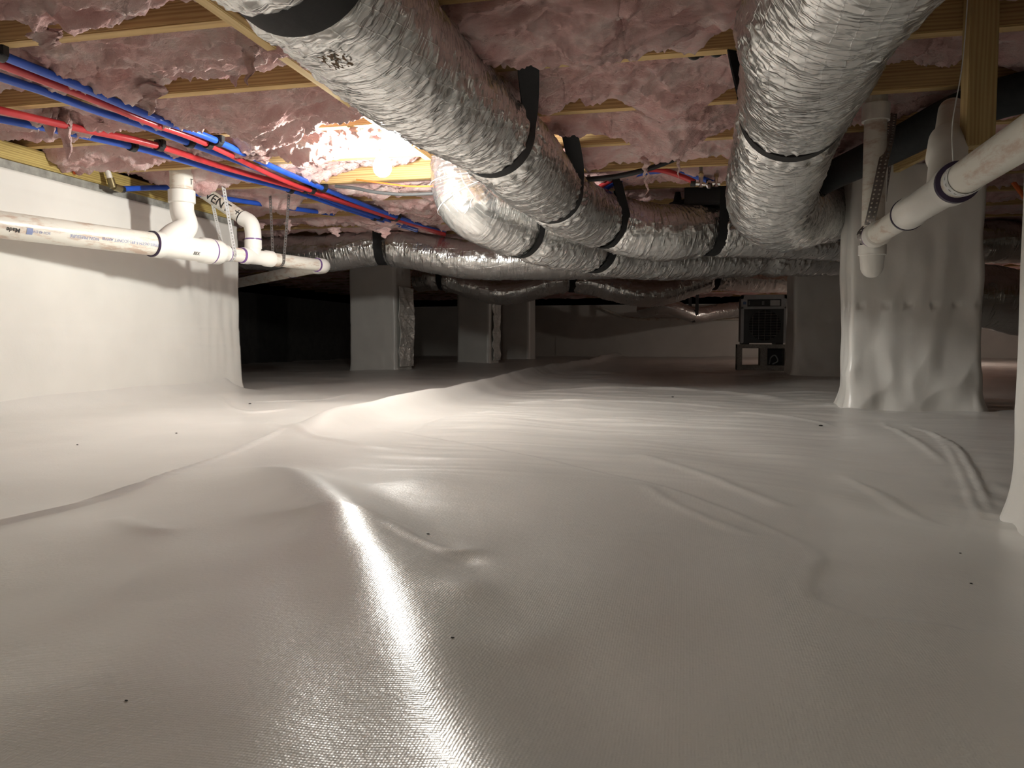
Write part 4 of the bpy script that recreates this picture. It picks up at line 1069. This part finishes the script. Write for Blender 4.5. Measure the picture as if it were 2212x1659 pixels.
cp = MB().box((xd0 + Wd * .14, YB + .004, zd0 + Hd * .755), (xd0 + Wd * .88, YB + .02, zd0 + Hd * .905), .002).build('control_panel', M['dark_plastic'], dh)
MB().box((xd0 + Wd * .64, YB - .001, zd0 + Hd * .775), (xd0 + Wd * .85, YB + .005, zd0 + Hd * .890), .002).build('display', M['plate'], cp)
MB().box((xd0 + Wd * .22, YB + .001, zd0 + Hd * .80), (xd0 + Wd * .42, YB + .005, zd0 + Hd * .86), .001).build('button_strip', M['grey_cable'], cp)
for fx_ in (.17, .46, .49):
    for kk in range(3):
        zz_ = zd0 + Hd * (.80 + .026 * kk); MB().box((xd0 + Wd * fx_, YB + .001, zz_), (xd0 + Wd * (fx_ + .018), YB + .005, zz_ + Hd * .012)).build('button', M['plate'], cp)
MB().box((xd0 + Wd * .045, YB - .001, zd0 + Hd * .805), (xd0 + Wd * .115, YB + .002, zd0 + Hd * .865)).build('badge', M['blue_badge'], dh)
cx_, cz_, rg = xd0 + Wd * .53, zd0 + Hd * .37, Wd * .35
fp = MB().box((xd0 + Wd * .07, YB + .008, zd0 + .004), (xd1 - Wd * .06, YB + .0155, zd0 + Hd * .71), .002).build('front_panel', M['dark_plastic'], dh)
MB().rev((cx_, YB + .009, cz_), (cx_, YB + .0, cz_), [(0, rg), (.004, rg), (.006, rg * .99), (.0061, .001)], 40).build('fan_opening', M['black'], fp)
tor = MB().tube([V(cx_ + rg * math.cos(a_), YB + .002, cz_ + rg * math.sin(a_)) for a_ in np.linspace(0, 2 * PI, 49)], .0022, 6, False); tor.build('grille_rim', M['grey_cable'], fp)
for i in range(-2, 3):
    x_ = cx_ + i * rg * .38; h_ = math.sqrt(max(0, 1 - (i * .38) ** 2)) * rg
    MB().tube([V(x_, YB + .001, cz_ - h_), V(x_, YB + .001, cz_ + h_)], .0012, 6).build('grille_bar', M['wire'], fp)
for i in range(-5, 6):
    z_ = cz_ + i * rg * .17; h_ = math.sqrt(max(0, 1 - (i * .17) ** 2)) * rg
    MB().tube([V(cx_ - h_, YB + .0005, z_), V(cx_ + h_, YB + .0005, z_)], .0025 if i == -4 else .0010, 6).build('grille_bar', M['wire'], fp)
for fx_ in (.04, .78):
    MB().box((xd0 + Wd * fx_, YB + .02, zb1 + .0), (xd0 + Wd * (fx_ + .16), YB + .33, zd0 + .002), .002).build('foot', M['blackpl'], dh)
tag(MB().box((xb0 + W_ * .60, YB + .22, zb0 - .01), (xb0 + W_ * 1.02, YB + .34, zb0 + .20), .01).build('dark_filler_box', M['blackpl']), 'dark box added to darken the right hole of the concrete block', 'filler')  # added box standing in for the dark inside the right hole
cord = spline([V(xb0 + W_ * .64, YB + .14, zb0 + .045), V(xb0 + W_ * .66, YB + .10, zb0 + .10), V(xb0 + W_ * .74, YB + .12, zb0 + .12), V(xb0 + W_ * .80, YB + .14, zb0 + .07), V(xb0 + W_ * .70, YB + .13, zb0 + .042)], .01)[0]
tag(MB().tube(cord, .006, 8).build('power_cord', M['grey_bezel']), 'pale cord coiled in the right hole of the concrete block', 'cord')

# ------------------------------------------------------------------ specks of debris on the liner
for i, (u, v, s_) in enumerate([(925, 1155, .0032), (978, 1402, .0022), (273, 1521, .0018), (381, 935, .0045), (167, 957, .004), (2075, 1175, .002), (2098, 1247, .002), (1453, 857, .008), (1773, 915, .008), (540, 876, .008)]):
    p = atz(u, v, 0); z_ = fz(p[0], p[1])
    bm = bmesh.new(); bmesh.ops.create_icosphere(bm, subdivisions=1, radius=1)
    for q in bm.verts: q.co = Vector((p[0] + q.co.x * s_ * .9, p[1] + q.co.y * s_ * .5, z_ + s_ * .25 + q.co.z * s_ * .3))
    me = bpy.data.meshes.new('debris_chip'); bm.to_mesh(me); bm.free()
    where = ['right of the bright streak, largest', 'right of the bright streak, near the front', 'at the front left', 'near the left wall corner', 'at the far left', 'near the closest pier, upper', 'near the closest pier, lower', 'in the lit middle distance', 'left of the wide pier foot', 'by the wall corner'][i]
    tag(obj('debris_chip', me, M['ink_black']), 'tiny dark chip on the liner ' + where, 'debris')
